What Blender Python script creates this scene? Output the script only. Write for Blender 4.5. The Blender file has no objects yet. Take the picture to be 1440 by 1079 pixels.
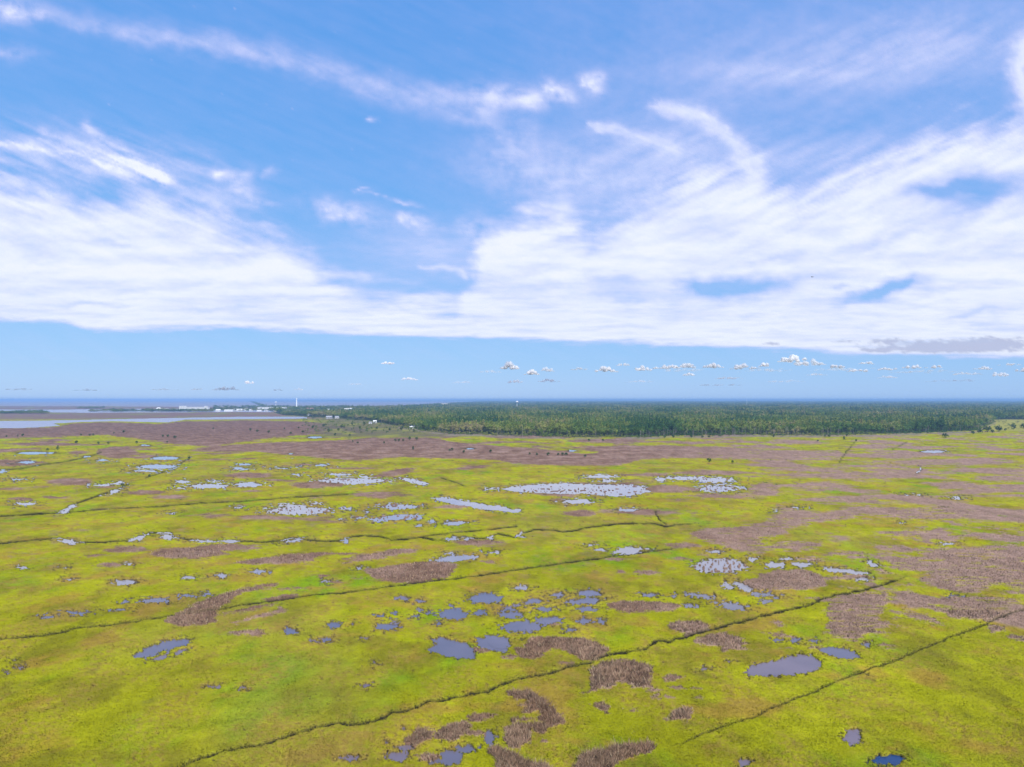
import bpy, math, random
import numpy as np
from mathutils import Vector

random.seed(7)
RNG = np.random.default_rng(11)
sc = bpy.context.scene
COL = sc.collection

# ------------------------------------------------------------------ camera, sky, sun, exposure
CAM_H = 60.0
F = 960.0                      # focal length in pixels of the 1440 px wide photograph
CU, CV, VH = 720.0, 539.5, 562.0
PITCH = math.atan((VH - CV) / F)
cam_d = bpy.data.cameras.new("camera")
cam_d.sensor_width = 36.0
cam_d.lens = F / 1440.0 * 36.0
cam_d.clip_start = 0.5
cam_d.clip_end = 400000.0
cam = bpy.data.objects.new("camera", cam_d)
cam.location = (0, 0, CAM_H)
cam.rotation_euler = (math.radians(90) + PITCH, 0, 0)
COL.objects.link(cam)
sc.camera = cam

SUN_EL, SUN_AZ = math.radians(50), math.radians(150)   # azimuth clockwise from +Y (view direction)
world = bpy.data.worlds.new("World")
sc.world = world
world.use_nodes = True
wn = world.node_tree.nodes
wl = world.node_tree.links
bg = wn["Background"]
skyt = wn.new("ShaderNodeTexSky")
skyt.sky_type = 'NISHITA'
skyt.sun_disc = False
skyt.sun_elevation = SUN_EL
skyt.sun_rotation = SUN_AZ
skyt.altitude = 0
skyt.air_density = 1.0
skyt.dust_density = 0.2
skyt.ozone_density = 2.5
sep = wn.new("ShaderNodeSeparateColor"); com = wn.new("ShaderNodeCombineColor")
wl.new(skyt.outputs[0], sep.inputs[0])
for i_, (g_, k_) in enumerate(((0.62, 0.80), (0.38, 1.93), (0.17, 4.6))):   # tone of the photograph's sky, per channel
    pw_ = wn.new("ShaderNodeMath"); pw_.operation = 'POWER'; pw_.inputs[1].default_value = g_
    mu_ = wn.new("ShaderNodeMath"); mu_.operation = 'MULTIPLY'; mu_.inputs[1].default_value = k_
    wl.new(sep.outputs[i_], pw_.inputs[0]); wl.new(pw_.outputs[0], mu_.inputs[0]); wl.new(mu_.outputs[0], com.inputs[i_])
wl.new(com.outputs[0], bg.inputs['Color'])
bg.inputs['Strength'].default_value = 0.09

sun_d = bpy.data.lights.new("sun", 'SUN')
sun_d.energy = 4.7
sun_d.angle = math.radians(0.5)
sun_d.color = (1.0, 0.955, 0.88)
sun = bpy.data.objects.new("sun", sun_d)
sdir = Vector((math.sin(SUN_AZ) * math.cos(SUN_EL), math.cos(SUN_AZ) * math.cos(SUN_EL), math.sin(SUN_EL)))
sun.rotation_euler = sdir.to_track_quat('Z', 'Y').to_euler()
sun.location = (0, -50, 200)
COL.objects.link(sun)

sc.view_settings.view_transform = 'Standard'
sc.view_settings.look = 'None'
sc.view_settings.gamma = 1.0
sc.view_settings.exposure = 0.72
sc.view_settings.use_curve_mapping = False
sc.cycles.use_denoising = True
sc.cycles.max_bounces = 8
sc.cycles.transparent_max_bounces = 64
sc.cycles.volume_bounces = 1

# ------------------------------------------------------------------ maths helpers
cP, sP = math.cos(PITCH), math.sin(PITCH)

def ray(u, v):
    x = (np.asarray(u, float) - CU) / F
    y = -(np.asarray(v, float) - CV) / F
    return x, cP - y * sP, sP + y * cP

def ground(u, v, z=0.0):
    x, y, dz = ray(u, v)
    t = (z - CAM_H) / dz
    return x * t, y * t

def image(X, Y, Z=0.0):
    dz = np.asarray(Z, float) - CAM_H
    fw = Y * cP + dz * sP
    up = -Y * sP + dz * cP
    return CU + F * X / fw, CV - F * up / fw

_perm = np.random.default_rng(3).permutation(4096)
_g = np.random.default_rng(4).uniform(0, 2 * np.pi, 4096)
_gx, _gy = np.cos(_g), np.sin(_g)

def noise(x, y, seed=0):
    x = np.asarray(x, float); y = np.asarray(y, float)
    xi = np.floor(x).astype(np.int64); yi = np.floor(y).astype(np.int64)
    xf = x - xi; yf = y - yi
    u = xf * xf * xf * (xf * (xf * 6 - 15) + 10)
    w = yf * yf * yf * (yf * (yf * 6 - 15) + 10)
    def h(i, j):
        k = _perm[(_perm[(i + seed * 131) & 4095] + j) & 4095]
        return k
    def d(i, j, fx, fy):
        k = h(i, j)
        return _gx[k] * fx + _gy[k] * fy
    n0 = d(xi, yi, xf, yf) * (1 - u) + d(xi + 1, yi, xf - 1, yf) * u
    n1 = d(xi, yi + 1, xf, yf - 1) * (1 - u) + d(xi + 1, yi + 1, xf - 1, yf - 1) * u
    return (n0 * (1 - w) + n1 * w) * 1.5

def fbm(x, y, octaves=4, seed=0, gain=0.5):
    r = 0; a = 1.0; t = 0
    x = np.asarray(x, float); y = np.asarray(y, float)
    for o in range(octaves):
        r = r + a * noise(x * 2 ** o + 17.3 * o, y * 2 ** o - 9.1 * o, seed + o)
        t += a; a *= gain
    return r / t * 1.25

def sstep(x, a=0.0, b=1.0):
    t = np.clip((x - a) / (b - a), 0, 1)
    return t * t * (3 - 2 * t)

def mix(a, b, t):
    t = np.asarray(t)[..., None]
    return a * (1 - t) + b * t

# ------------------------------------------------------------------ object helpers
def new_mesh(name, V, Fc, smooth=False):
    """V (n,3); Fc an array (m,3) or (m,4)"""
    V = np.ascontiguousarray(V, dtype=np.float32)
    Fc = np.ascontiguousarray(Fc, dtype=np.int32)
    me = bpy.data.meshes.new(name)
    me.vertices.add(len(V)); me.vertices.foreach_set("co", V.ravel())
    n, k = Fc.shape
    me.loops.add(n * k); me.loops.foreach_set("vertex_index", Fc.ravel())
    me.polygons.add(n)
    me.polygons.foreach_set("loop_start", np.arange(0, n * k, k, dtype=np.int32))
    if smooth:
        me.polygons.foreach_set("use_smooth", np.ones(n, dtype=bool))
    me.update(calc_edges=True)
    return me

def color_attr(me, name, C):
    C = np.asarray(C, dtype=np.float32)
    if C.shape[1] == 3:
        C = np.hstack([C, np.ones((len(C), 1), np.float32)])
    a = me.color_attributes.new(name, 'FLOAT_COLOR', 'POINT')
    a.data.foreach_set("color", np.ascontiguousarray(C).ravel())

def float_attr(me, name, A):
    a = me.attributes.new(name, 'FLOAT', 'POINT')
    a.data.foreach_set("value", np.ascontiguousarray(A, dtype=np.float32))

def add(name, me, mat=None, parent=None, loc=None, rz=0.0, **props):
    o = bpy.data.objects.new(name, me)
    if mat is not None and me is not None and len(me.materials) == 0:
        me.materials.append(mat)
    if parent is not None:
        o.parent = parent
    if loc is not None:
        o.location = loc
    if rz:
        o.rotation_euler = (0, 0, rz)
    for k, v in props.items():
        o[k] = v
    COL.objects.link(o)
    return o

class MB:
    """small mesh builder (quads and triangles by hand)"""
    def __init__(self):
        self.v = []; self.f = []
    def box(self, x0, x1, y0, y1, z0, z1):
        b = len(self.v)
        self.v += [(x0, y0, z0), (x1, y0, z0), (x1, y1, z0), (x0, y1, z0), (x0, y0, z1), (x1, y0, z1), (x1, y1, z1), (x0, y1, z1)]
        self.f += [tuple(b + i for i in q) for q in ((0, 3, 2, 1), (4, 5, 6, 7), (0, 1, 5, 4), (1, 2, 6, 5), (2, 3, 7, 6), (3, 0, 4, 7))]
    def gable(self, x0, x1, y0, y1, z0, z1, over=0.5):
        b = len(self.v); ym = (y0 + y1) / 2
        x0 -= over; x1 += over; y0 -= over; y1 += over
        self.v += [(x0, y0, z0), (x1, y0, z0), (x1, y1, z0), (x0, y1, z0), (x0, ym, z1), (x1, ym, z1)]
        self.f += [tuple(b + i for i in q) for q in ((0, 1, 5, 4), (2, 3, 4, 5), (0, 4, 3), (1, 2, 5), (0, 3, 2, 1))]
    def tube(self, p0, p1, r0, r1, n=8, cap=True):
        p0 = Vector(p0); p1 = Vector(p1); d = (p1 - p0).normalized()
        a = d.orthogonal().normalized(); c = d.cross(a)
        b = len(self.v)
        for p, r in ((p0, r0), (p1, r1)):
            for i in range(n):
                t = 2 * math.pi * i / n
                self.v.append(tuple(p + a * (r * math.cos(t)) + c * (r * math.sin(t))))
        for i in range(n):
            j = (i + 1) % n
            self.f.append((b + i, b + j, b + n + j, b + n + i))
        if cap:
            self.f.append(tuple(b + n + i for i in range(n)))
            self.f.append(tuple(b + i for i in reversed(range(n))))
    def lathe(self, prof, n=16, cx=0, cy=0):
        b = len(self.v)
        for (r, z) in prof:
            for i in range(n):
                t = 2 * math.pi * i / n
                self.v.append((cx + r * math.cos(t), cy + r * math.sin(t), z))
        for k in range(len(prof) - 1):
            for i in range(n):
                j = (i + 1) % n
                self.f.append((b + k * n + i, b + k * n + j, b + (k + 1) * n + j, b + (k + 1) * n + i))
    def mesh(self, name, smooth=False):
        me = bpy.data.meshes.new(name)
        me.from_pydata(self.v, [], self.f)
        if smooth:
            for p in me.polygons: p.use_smooth = True
        me.update()
        return me

# ------------------------------------------------------------------ materials
def principled(name, col, rough=0.8, spec=0.3):
    m = bpy.data.materials.new(name); m.use_nodes = True
    b = m.node_tree.nodes["Principled BSDF"]
    b.inputs['Base Color'].default_value = (*col, 1)
    b.inputs['Roughness'].default_value = rough
    b.inputs['Specular IOR Level'].default_value = spec
    return m

def noisy(name, c0, c1, scale=1.0, rough=0.8, spec=0.2):
    m = principled(name, c0, rough, spec)
    nt = m.node_tree; n = nt.nodes
    tc = n.new("ShaderNodeTexCoord"); nz = n.new("ShaderNodeTexNoise"); nz.inputs['Scale'].default_value = scale
    nz.inputs['Detail'].default_value = 5
    mx = n.new("ShaderNodeMix"); mx.data_type = 'RGBA'
    mx.inputs[6].default_value = (*c0, 1); mx.inputs[7].default_value = (*c1, 1)
    nt.links.new(tc.outputs['Object'], nz.inputs['Vector'])
    nt.links.new(nz.outputs['Fac'], mx.inputs[0])
    nt.links.new(mx.outputs[2], n["Principled BSDF"].inputs['Base Color'])
    return m

def soft_normal(nt, k):
    """shading normal of a mass of thin blades: bent towards the top of the mass"""
    n = nt.nodes; g = n.new("ShaderNodeNewGeometry")
    a = n.new("ShaderNodeVectorMath"); a.operation = 'SCALE'; a.inputs['Scale'].default_value = 1 - k
    nt.links.new(g.outputs['Normal'], a.inputs[0])
    b = n.new("ShaderNodeVectorMath"); b.operation = 'ADD'; b.inputs[1].default_value = (0, 0, k)
    nt.links.new(a.outputs[0], b.inputs[0])
    c_ = n.new("ShaderNodeVectorMath"); c_.operation = 'NORMALIZE'; nt.links.new(b.outputs[0], c_.inputs[0])
    return c_.outputs[0]

def attr_material(name, trans=0.0, rough=0.9, fine=0.0, bump=0.0, soft=0.0):
    """base colour from the mesh's own colour attribute, with fine world-scale grain"""
    m = bpy.data.materials.new(name); m.use_nodes = True
    nt = m.node_tree; n = nt.nodes; l = nt.links
    b = n["Principled BSDF"]; b.inputs['Roughness'].default_value = rough
    b.inputs['Specular IOR Level'].default_value = 0.0
    a = n.new("ShaderNodeAttribute"); a.attribute_name = "col"
    src = a.outputs['Color']
    if fine > 0:
        geo = n.new("ShaderNodeNewGeometry")
        acc = None
        for s, amt in ((0.9, fine), (0.22, fine * 0.9), (0.05, fine * 0.6)):
            nz = n.new("ShaderNodeTexNoise"); nz.inputs['Scale'].default_value = s
            nz.inputs['Detail'].default_value = 4; nz.inputs['Roughness'].default_value = 0.65
            l.new(geo.outputs['Position'], nz.inputs['Vector'])
            mr = n.new("ShaderNodeMapRange"); mr.inputs[1].default_value = 0.3; mr.inputs[2].default_value = 0.7
            mr.inputs[3].default_value = 1 - amt; mr.inputs[4].default_value = 1 + amt
            l.new(nz.outputs['Fac'], mr.inputs[0])
            if acc is None: acc = mr.outputs[0]
            else:
                mm = n.new("ShaderNodeMath"); mm.operation = 'MULTIPLY'
                l.new(acc, mm.inputs[0]); l.new(mr.outputs[0], mm.inputs[1]); acc = mm.outputs[0]
        vm = n.new("ShaderNodeVectorMath"); vm.operation = 'SCALE'
        l.new(src, vm.inputs[0]); l.new(acc, vm.inputs['Scale'])
        src = vm.outputs[0]
        if bump:
            bp = n.new("ShaderNodeBump"); bp.inputs['Distance'].default_value = bump; bp.inputs['Strength'].default_value = 0.8
            l.new(acc, bp.inputs['Height']); l.new(bp.outputs[0], b.inputs['Normal'])
    l.new(src, b.inputs['Base Color'])
    if soft: l.new(soft_normal(nt, soft), b.inputs['Normal'])
    if trans > 0:
        t = n.new("ShaderNodeBsdfTranslucent"); ms = n.new("ShaderNodeMixShader")
        ms.inputs[0].default_value = trans
        l.new(src, t.inputs['Color'])
        l.new(b.outputs[0], ms.inputs[1]); l.new(t.outputs[0], ms.inputs[2])
        l.new(ms.outputs[0], n["Material Output"].inputs['Surface'])
    return m

def water_material(name, base, rough=0.08, bump=0.25, scale=0.6):
    m = principled(name, base, rough, 0.5)
    b = m.node_tree.nodes["Principled BSDF"]; b.inputs['IOR'].default_value = 1.33
    n = m.node_tree.nodes; l = m.node_tree.links
    geo = n.new("ShaderNodeNewGeometry")
    nz = n.new("ShaderNodeTexNoise"); nz.inputs['Scale'].default_value = scale; nz.inputs['Detail'].default_value = 3
    l.new(geo.outputs['Position'], nz.inputs['Vector'])
    bp = n.new("ShaderNodeBump"); bp.inputs['Strength'].default_value = bump; bp.inputs['Distance'].default_value = 0.05
    l.new(nz.outputs['Fac'], bp.inputs['Height']); l.new(bp.outputs[0], b.inputs['Normal'])
    n2 = n.new("ShaderNodeTexNoise"); n2.inputs['Scale'].default_value = 0.09; n2.inputs['Detail'].default_value = 4
    l.new(geo.outputs['Position'], n2.inputs['Vector'])
    mx = n.new("ShaderNodeMix"); mx.data_type = 'RGBA'
    mx.inputs[6].default_value = (*[c * 0.75 for c in base], 1)
    mx.inputs[7].default_value = (base[0] * 1.35, base[1] * 1.25, base[2] * 1.15, 1)
    l.new(n2.outputs['Fac'], mx.inputs[0]); l.new(mx.outputs[2], b.inputs['Base Color'])
    return m

M_ground = attr_material("marsh_ground", fine=0.10, bump=0.2)
M_reed = attr_material("dry_reeds", trans=0.15, soft=0.72)
M_grass = attr_material("grass", trans=0.1, soft=0.97)
M_pond = water_material("pond_water", (0.085, 0.082, 0.12), bump=0.3)
M_sheen = water_material("sky_sheen_water", (0.17, 0.165, 0.20), bump=0.3)  # farther ponds: silver sky reflection painted into a brighter base colour
M_blue_refl = water_material("blue_reflection_water", (0.008, 0.03, 0.10), rough=0.12)  # one dark pond, its blue sky reflection painted as base colour
M_mud = water_material("muddy_water", (0.11, 0.092, 0.12), rough=0.15)
M_inlet = water_material("inlet_water", (0.17, 0.17, 0.24), rough=0.25, bump=0.8, scale=0.3)
M_sea = water_material("sea_water", (0.15, 0.14, 0.16), rough=0.45, scale=0.02)
M_white = noisy("white_paint", (0.58, 0.58, 0.59), (0.46, 0.46, 0.48), 0.3)
M_tan = noisy("tan_wall", (0.50, 0.42, 0.33), (0.42, 0.36, 0.30), 0.3)
M_pink = noisy("brick_red_wall", (0.42, 0.22, 0.20), (0.36, 0.20, 0.18), 0.3)
M_greyroof = noisy("grey_roof", (0.30, 0.30, 0.33), (0.22, 0.22, 0.25), 0.4)
M_whiteroof = noisy("white_roof", (0.62, 0.62, 0.64), (0.50, 0.50, 0.52), 0.2)
M_brownroof = noisy("brown_roof", (0.20, 0.15, 0.13), (0.15, 0.11, 0.10), 0.4)
M_glass = principled("dark_glass", (0.03, 0.04, 0.06), 0.1, 0.5)
M_bark = noisy("bark", (0.16, 0.13, 0.11), (0.09, 0.075, 0.065), 1.5)
M_dead = noisy("bare_wood", (0.27, 0.235, 0.22), (0.17, 0.145, 0.14), 1.5)
M_metal = principled("painted_steel", (0.72, 0.74, 0.78), 0.4, 0.5)

def foliage_material(name, cols, trans=0.25):
    """per-leaf grain from the mesh attribute, kind of green from the tree's own place in the wood"""
    m = bpy.data.materials.new(name); m.use_nodes = True
    nt = m.node_tree; n = nt.nodes; l = nt.links
    b = n["Principled BSDF"]; b.inputs['Roughness'].default_value = 0.85; b.inputs['Specular IOR Level'].default_value = 0.1
    l.new(soft_normal(nt, 0.45), b.inputs['Normal'])
    oi = n.new("ShaderNodeObjectInfo")
    nz = n.new("ShaderNodeTexNoise"); nz.inputs['Scale'].default_value = 0.0055; nz.inputs['Detail'].default_value = 4
    l.new(oi.outputs['Location'], nz.inputs['Vector'])
    ad = n.new("ShaderNodeMath"); ad.operation = 'MULTIPLY_ADD'
    ad.inputs[1].default_value = 0.30; l.new(oi.outputs['Random'], ad.inputs[0])
    mr = n.new("ShaderNodeMapRange"); mr.inputs[1].default_value = 0.32; mr.inputs[2].default_value = 0.68; mr.inputs[3].default_value = -0.25; mr.inputs[4].default_value = 0.85
    l.new(nz.outputs['Fac'], mr.inputs[0]); l.new(mr.outputs[0], ad.inputs[2])
    cr = n.new("ShaderNodeValToRGB")
    el = cr.color_ramp.elements
    el[0].position = 0.0; el[0].color = (*cols[0], 1); el[1].position = 1.0; el[1].color = (*cols[-1], 1)
    for i, c in enumerate(cols[1:-1]):
        e = el.new((i + 1) / (len(cols) - 1)); e.color = (*c, 1)
    l.new(ad.outputs[0], cr.inputs[0])
    a = n.new("ShaderNodeAttribute"); a.attribute_name = "col"
    mx = n.new("ShaderNodeVectorMath"); mx.operation = 'MULTIPLY'
    l.new(cr.outputs[0], mx.inputs[0]); l.new(a.outputs['Color'], mx.inputs[1])
    l.new(mx.outputs[0], b.inputs['Base Color'])
    t = n.new("ShaderNodeBsdfTranslucent"); ms = n.new("ShaderNodeMixShader"); ms.inputs[0].default_value = trans
    l.new(mx.outputs[0], t.inputs['Color']); l.new(b.outputs[0], ms.inputs[1]); l.new(t.outputs[0], ms.inputs[2])
    l.new(ms.outputs[0], n["Material Output"].inputs['Surface'])
    return m

M_leaf = foliage_material("foliage", [(0.022, 0.062, 0.018), (0.06, 0.115, 0.022), (0.145, 0.175, 0.033), (0.20, 0.175, 0.085)])
M_shrub = foliage_material("shrub_foliage", [(0.022, 0.05, 0.018), (0.035, 0.06, 0.02), (0.05, 0.065, 0.025)])

# ------------------------------------------------------------------ layout of the marsh
# everything below is traced in photograph pixels and laid on the flat ground, then kept in metres
E = lambda u, v, a, b, r=0: ('e', u, v, a, b, r)
P = lambda *p: ('p', list(p))

reeds_named = [
 # shape, full height in metres, label
 (P((810,1062),(820,1052),(840,1045),(870,1041),(895,1035),(918,1033),(922,1045),(915,1058),(890,1064),(870,1074),(850,1086),(820,1094),(808,1082)), 2.0, "long bean-shaped brown reed bed at the bottom edge, right of the winding one"),
 (P((712,965),(735,962),(755,968),(772,978),(773,988),(785,994),(795,1005),(798,1015),(785,1020),(770,1024),(765,1032),(755,1031),(748,1022),(745,1030),(742,1045),(730,1055),(715,1052),(708,1038),(712,1020),(712,1012),(728,1010),(750,1012),(765,1008),(755,1000),(740,1003),(720,1006),(715,1002),(730,995),(745,987),(740,983),(725,985),(714,978)), 1.7, "winding S-shaped brown reed bed just below the main ditch"),
 (P((680,1047),(700,1040),(715,1048),(735,1058),(755,1063),(775,1073),(790,1085),(790,1110),(700,1110),(690,1085),(700,1070),(690,1060)), 1.8, "pale brown reed bed running off the bottom edge below the winding one"),
 (P((818,940),(835,934),(850,925),(865,920),(890,921),(908,925),(917,932),(916,942),(920,948),(915,955),(917,968),(905,969),(895,966),(880,962),(865,962),(855,970),(840,969),(820,977),(808,973),(812,968),(828,966),(832,955),(830,945)), 1.7, "dark brown reed bed with ragged lower edge just right of and below the main ditch"),
 (P((744,891),(765,889),(790,890),(820,892),(840,897),(852,905),(860,915),(855,922),(842,929),(828,930),(815,926),(805,922),(795,915),(780,912),(770,915),(762,925),(745,925),(735,925),(722,917),(724,907),(738,903)), 1.5, "wide pinkish brown reed bed above the main ditch and below the round pond"),
 (P((930,876),(945,870),(965,868),(985,868),(998,876),(1000,885),(985,890),(965,893),(950,887),(938,880)), 1.5, "diamond-shaped brown reed bed held between the main ditch and its short side ditch"),
 (P((973,898),(985,891),(1005,886),(1020,884),(1030,890),(1045,893),(1050,898),(1040,903),(1065,910),(1070,915),(1050,915),(1030,912),(1020,918),(1015,915),(1018,908),(1000,909),(980,906)), 1.5, "dark reed bed with trailing tail below the main ditch, left of the large pond"),
 (P((965,990),(990,991),(985,996),(975,997),(973,1010),(965,1014),(945,1014),(925,1017),(922,1011),(935,1007),(945,1003),(942,994),(955,992)), 1.5, "small hook-shaped reed bed in open grass beside the straight right-hand ditch"),
 (P((826,990),(838,984),(855,987),(855,995),(862,1003),(850,1003),(838,996)), 1.2, "small slanting clump of reeds below the ragged dark reed bed"),
 (P((848,852),(860,843),(880,840),(920,842),(950,845),(962,850),(950,857),(920,861),(880,861),(855,857)), 1.4, "long oval brown reed bed right of the shallow blue ponds"),
 (P((225,873),(240,862),(262,850),(290,838),(320,828),(345,822),(385,815),(400,818),(385,826),(350,832),(330,840),(318,848),(304,860),(303,874),(285,880),(262,881),(240,877)), 1.6, "dark comma-shaped reed bed sweeping up to the right on the left half of the marsh"),
 (P((512,797),(545,792),(580,787),(610,785),(640,788),(645,795),(637,808),(620,815),(600,818),(575,820),(555,819),(530,815),(515,805)), 1.6, "large rounded brown reed bed touching the long ditch in the middle of the marsh"),
 (P((318,792),(335,785),(370,780),(400,776),(440,773),(480,774),(520,775),(545,769),(580,768),(590,772),(575,778),(550,783),(520,788),(490,792),(470,790),(500,782),(470,779),(445,783),(440,790),(400,793),(350,794)), 1.7, "long forked brown reed bed lying below the winding creek"),
 (E(265,776,55,10), 1.7, "brown oval reed bed under the creek bend with white water"),
 (E(348,888,30,6), 1.2, "low dark reed clump right of the slanting blue pond on the left"),
 (P((1035,820),(1050,812),(1068,808),(1070,802),(1090,798),(1130,797),(1150,802),(1160,808),(1200,808),(1195,815),(1160,815),(1162,825),(1130,829),(1100,830),(1060,828),(1040,825)), 1.4, "pinkish fan-shaped reed bed right below the three white ponds"),
 (P((1310,850),(1395,850),(1420,862),(1405,870),(1385,874),(1360,870),(1335,869),(1330,862)), 1.6, "pale reed bed ending at the straight right-hand ditch"),
 (E(815,721,22,6), 1.4, "isolated oval reed bed below the small pond under the large speckled pond"),
 (E(448,681,40,6), 1.5, "dark lens-shaped reed bed left of the white speckled pools in the upper marsh"),
 (E(675,762,35,6), 1.4, "brown reed patch right under the last loops of the creek"),
 (E(909,804,20,5), 1.2, "small oval reed patch left of the round pond with tufts"),
 (E(960,766,23,5), 1.2, "small pinkish reed patch at the right end of the long ditch"),
]
reeds_stuff = [
 P((315,874),(350,866),(370,858),(400,850),(409,856),(400,862),(380,866),(360,870),(330,876)), E(676,1007,24,8,-10), E(638,1026,28,14,-20), E(588,1036,26,11,-30), E(600,1062,13,8), E(668,1030,18,6),
 E(717,922,14,5), E(795,932,12,3), E(945,952,14,7), E(953,966,9,3), E(979,967,8,3), E(921,979,6,5), E(938,979,6,3), E(918,970,12,4), E(984,981,8,3), E(888,997,8,4), E(764,1041,4,3),
 E(621,899,10,5), E(644,904,6,4), E(674,913,16,5), E(780,878,5,2), E(1099,891,27,4,8), E(1118,897,14,4,10), E(1247,908,12,4), E(1144,908,9,5), E(1106,914,10,3), E(1097,876,9,4), E(1218,902,6,3), E(1180,888,22,5),
 P((1150,860),(1165,852),(1240,850),(1235,862),(1245,872),(1280,880),(1260,884),(1235,886),(1255,890),(1240,894),(1215,893),(1205,902),(1190,900),(1175,896),(1165,886),(1155,880),(1170,872)),
 P((1265,858),(1280,856),(1320,868),(1330,878),(1320,880),(1295,875),(1275,867)), P((1385,880),(1395,876),(1410,876),(1425,874),(1410,884),(1395,892),(1385,888)), E(1432,896,16,5,12),
 E(98,677,33,6), E(32,701,17,3), E(75,699,17,3), E(205,692,28,4), E(238,698,28,3.5), E(322,769,50,6), E(180,772,28,6), E(157,793,20,5), E(132,781,11,2.5), E(350,668,34,4.5),
 E(535,695,39,5), E(447,699,10,2.5), E(640,712,25,4), E(687,789,10,3), E(455,810,10,3), E(474,818,9,2), E(557,664,30,5,-10), E(505,812,7,2), E(350,855,40,5,-12), E(400,838,28,5,-8), E(415,828,20,3), E(500,658,40,2),
 E(942,687,42,6), E(855,679,50,2), E(849,718,8,3), E(863,786,15,4), E(961,784,17,4), E(987,780,7,3), E(873,802,7,4), E(1020,697,55,5), E(995,664,45,4), E(977,720,9,2.5), E(1016,720,7,2), E(959,703,11,2), E(905,667,30,3), E(910,772,6,2),
 P((970,750),(985,742),(1010,740),(1040,738),(1070,732),(1090,722),(1110,717),(1140,720),(1170,717),(1190,710),(1220,708),(1260,712),(1310,712),(1350,712),(1400,718),(1425,724),(1410,727),(1370,728),(1330,733),(1290,733),(1250,728),(1220,725),(1190,730),(1170,733),(1140,737),(1115,742),(1105,750),(1085,757),(1070,757),(1075,765),(1100,760),(1135,758),(1160,762),(1150,772),(1120,776),(1080,777),(1050,779),(1030,772),(1000,765),(980,757)),
 E(1190,703,75,6), E(1155,683,45,8), E(1075,688,24,11), E(1190,668,125,6), E(1342,682,32,7), E(1410,672,40,6), E(1420,686,28,5), E(1275,749,38,6), E(1370,753,72,5), E(1410,741,38,3), E(1195,778,32,5), E(1150,785,30,4), E(1105,709,10,3), E(1290,697,50,3), E(1340,715,60,3),
 P((1240,795),(1260,782),(1300,779),(1290,772),(1320,766),(1360,768),(1400,764),(1480,762),(1480,830),(1445,828),(1400,822),(1380,835),(1350,834),(1320,828),(1295,818),(1288,810),(1310,806),(1290,803),(1260,801)),
 P((1130,836),(1165,838),(1185,832),(1245,828),(1252,838),(1250,848),(1240,860),(1200,860),(1160,860),(1165,848),(1140,842)), E(1375,846,60,11), E(1290,838,26,5,10), E(1300,850,40,6,15),
 # far brown marsh
 P((-500,598),(0,602),(80,600),(100,595),(150,593),(220,596),(260,592),(360,591),(430,592),(470,597),(520,603),(510,609),(470,610),(430,612),(380,616),(350,620),(300,628),(260,626),(200,618),(150,612),(60,615),(0,617),(-500,618)),
 P((270,630),(330,624),(400,621),(480,618),(520,615),(600,614),(640,621),(700,626),(760,630),(800,634),(830,640),(830,650),(760,653),(700,647),(640,645),(560,643),(500,648),(440,643),(400,640),(350,634),(300,636)),
 P((840,629),(880,625),(960,626),(1040,628),(1110,632),(1180,633),(1200,640),(1180,645),(1100,648),(1020,646),(940,644),(900,647),(870,655),(780,655),(720,652),(690,645),(760,640),(840,636)),
 E(165,636,28,9), E(110,636,14,3), E(20,650,40,5), E(320,633,50,3), E(60,624,55,2.5), E(860,620,60,3), E(740,614,60,3), E(640,609,40,3), E(1120,622,40,4), E(1060,637,60,6), E(1230,628,30,4), E(1250,640,90,5), E(1320,650,90,6), E(1400,662,80,5),
 E(1130,660,60,4), E(1230,655,60,4), E(-120,640,80,10), E(1560,700,90,30), E(1600,800,80,30), E(-150,720,90,9), E(-120,830,60,14),
]
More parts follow.
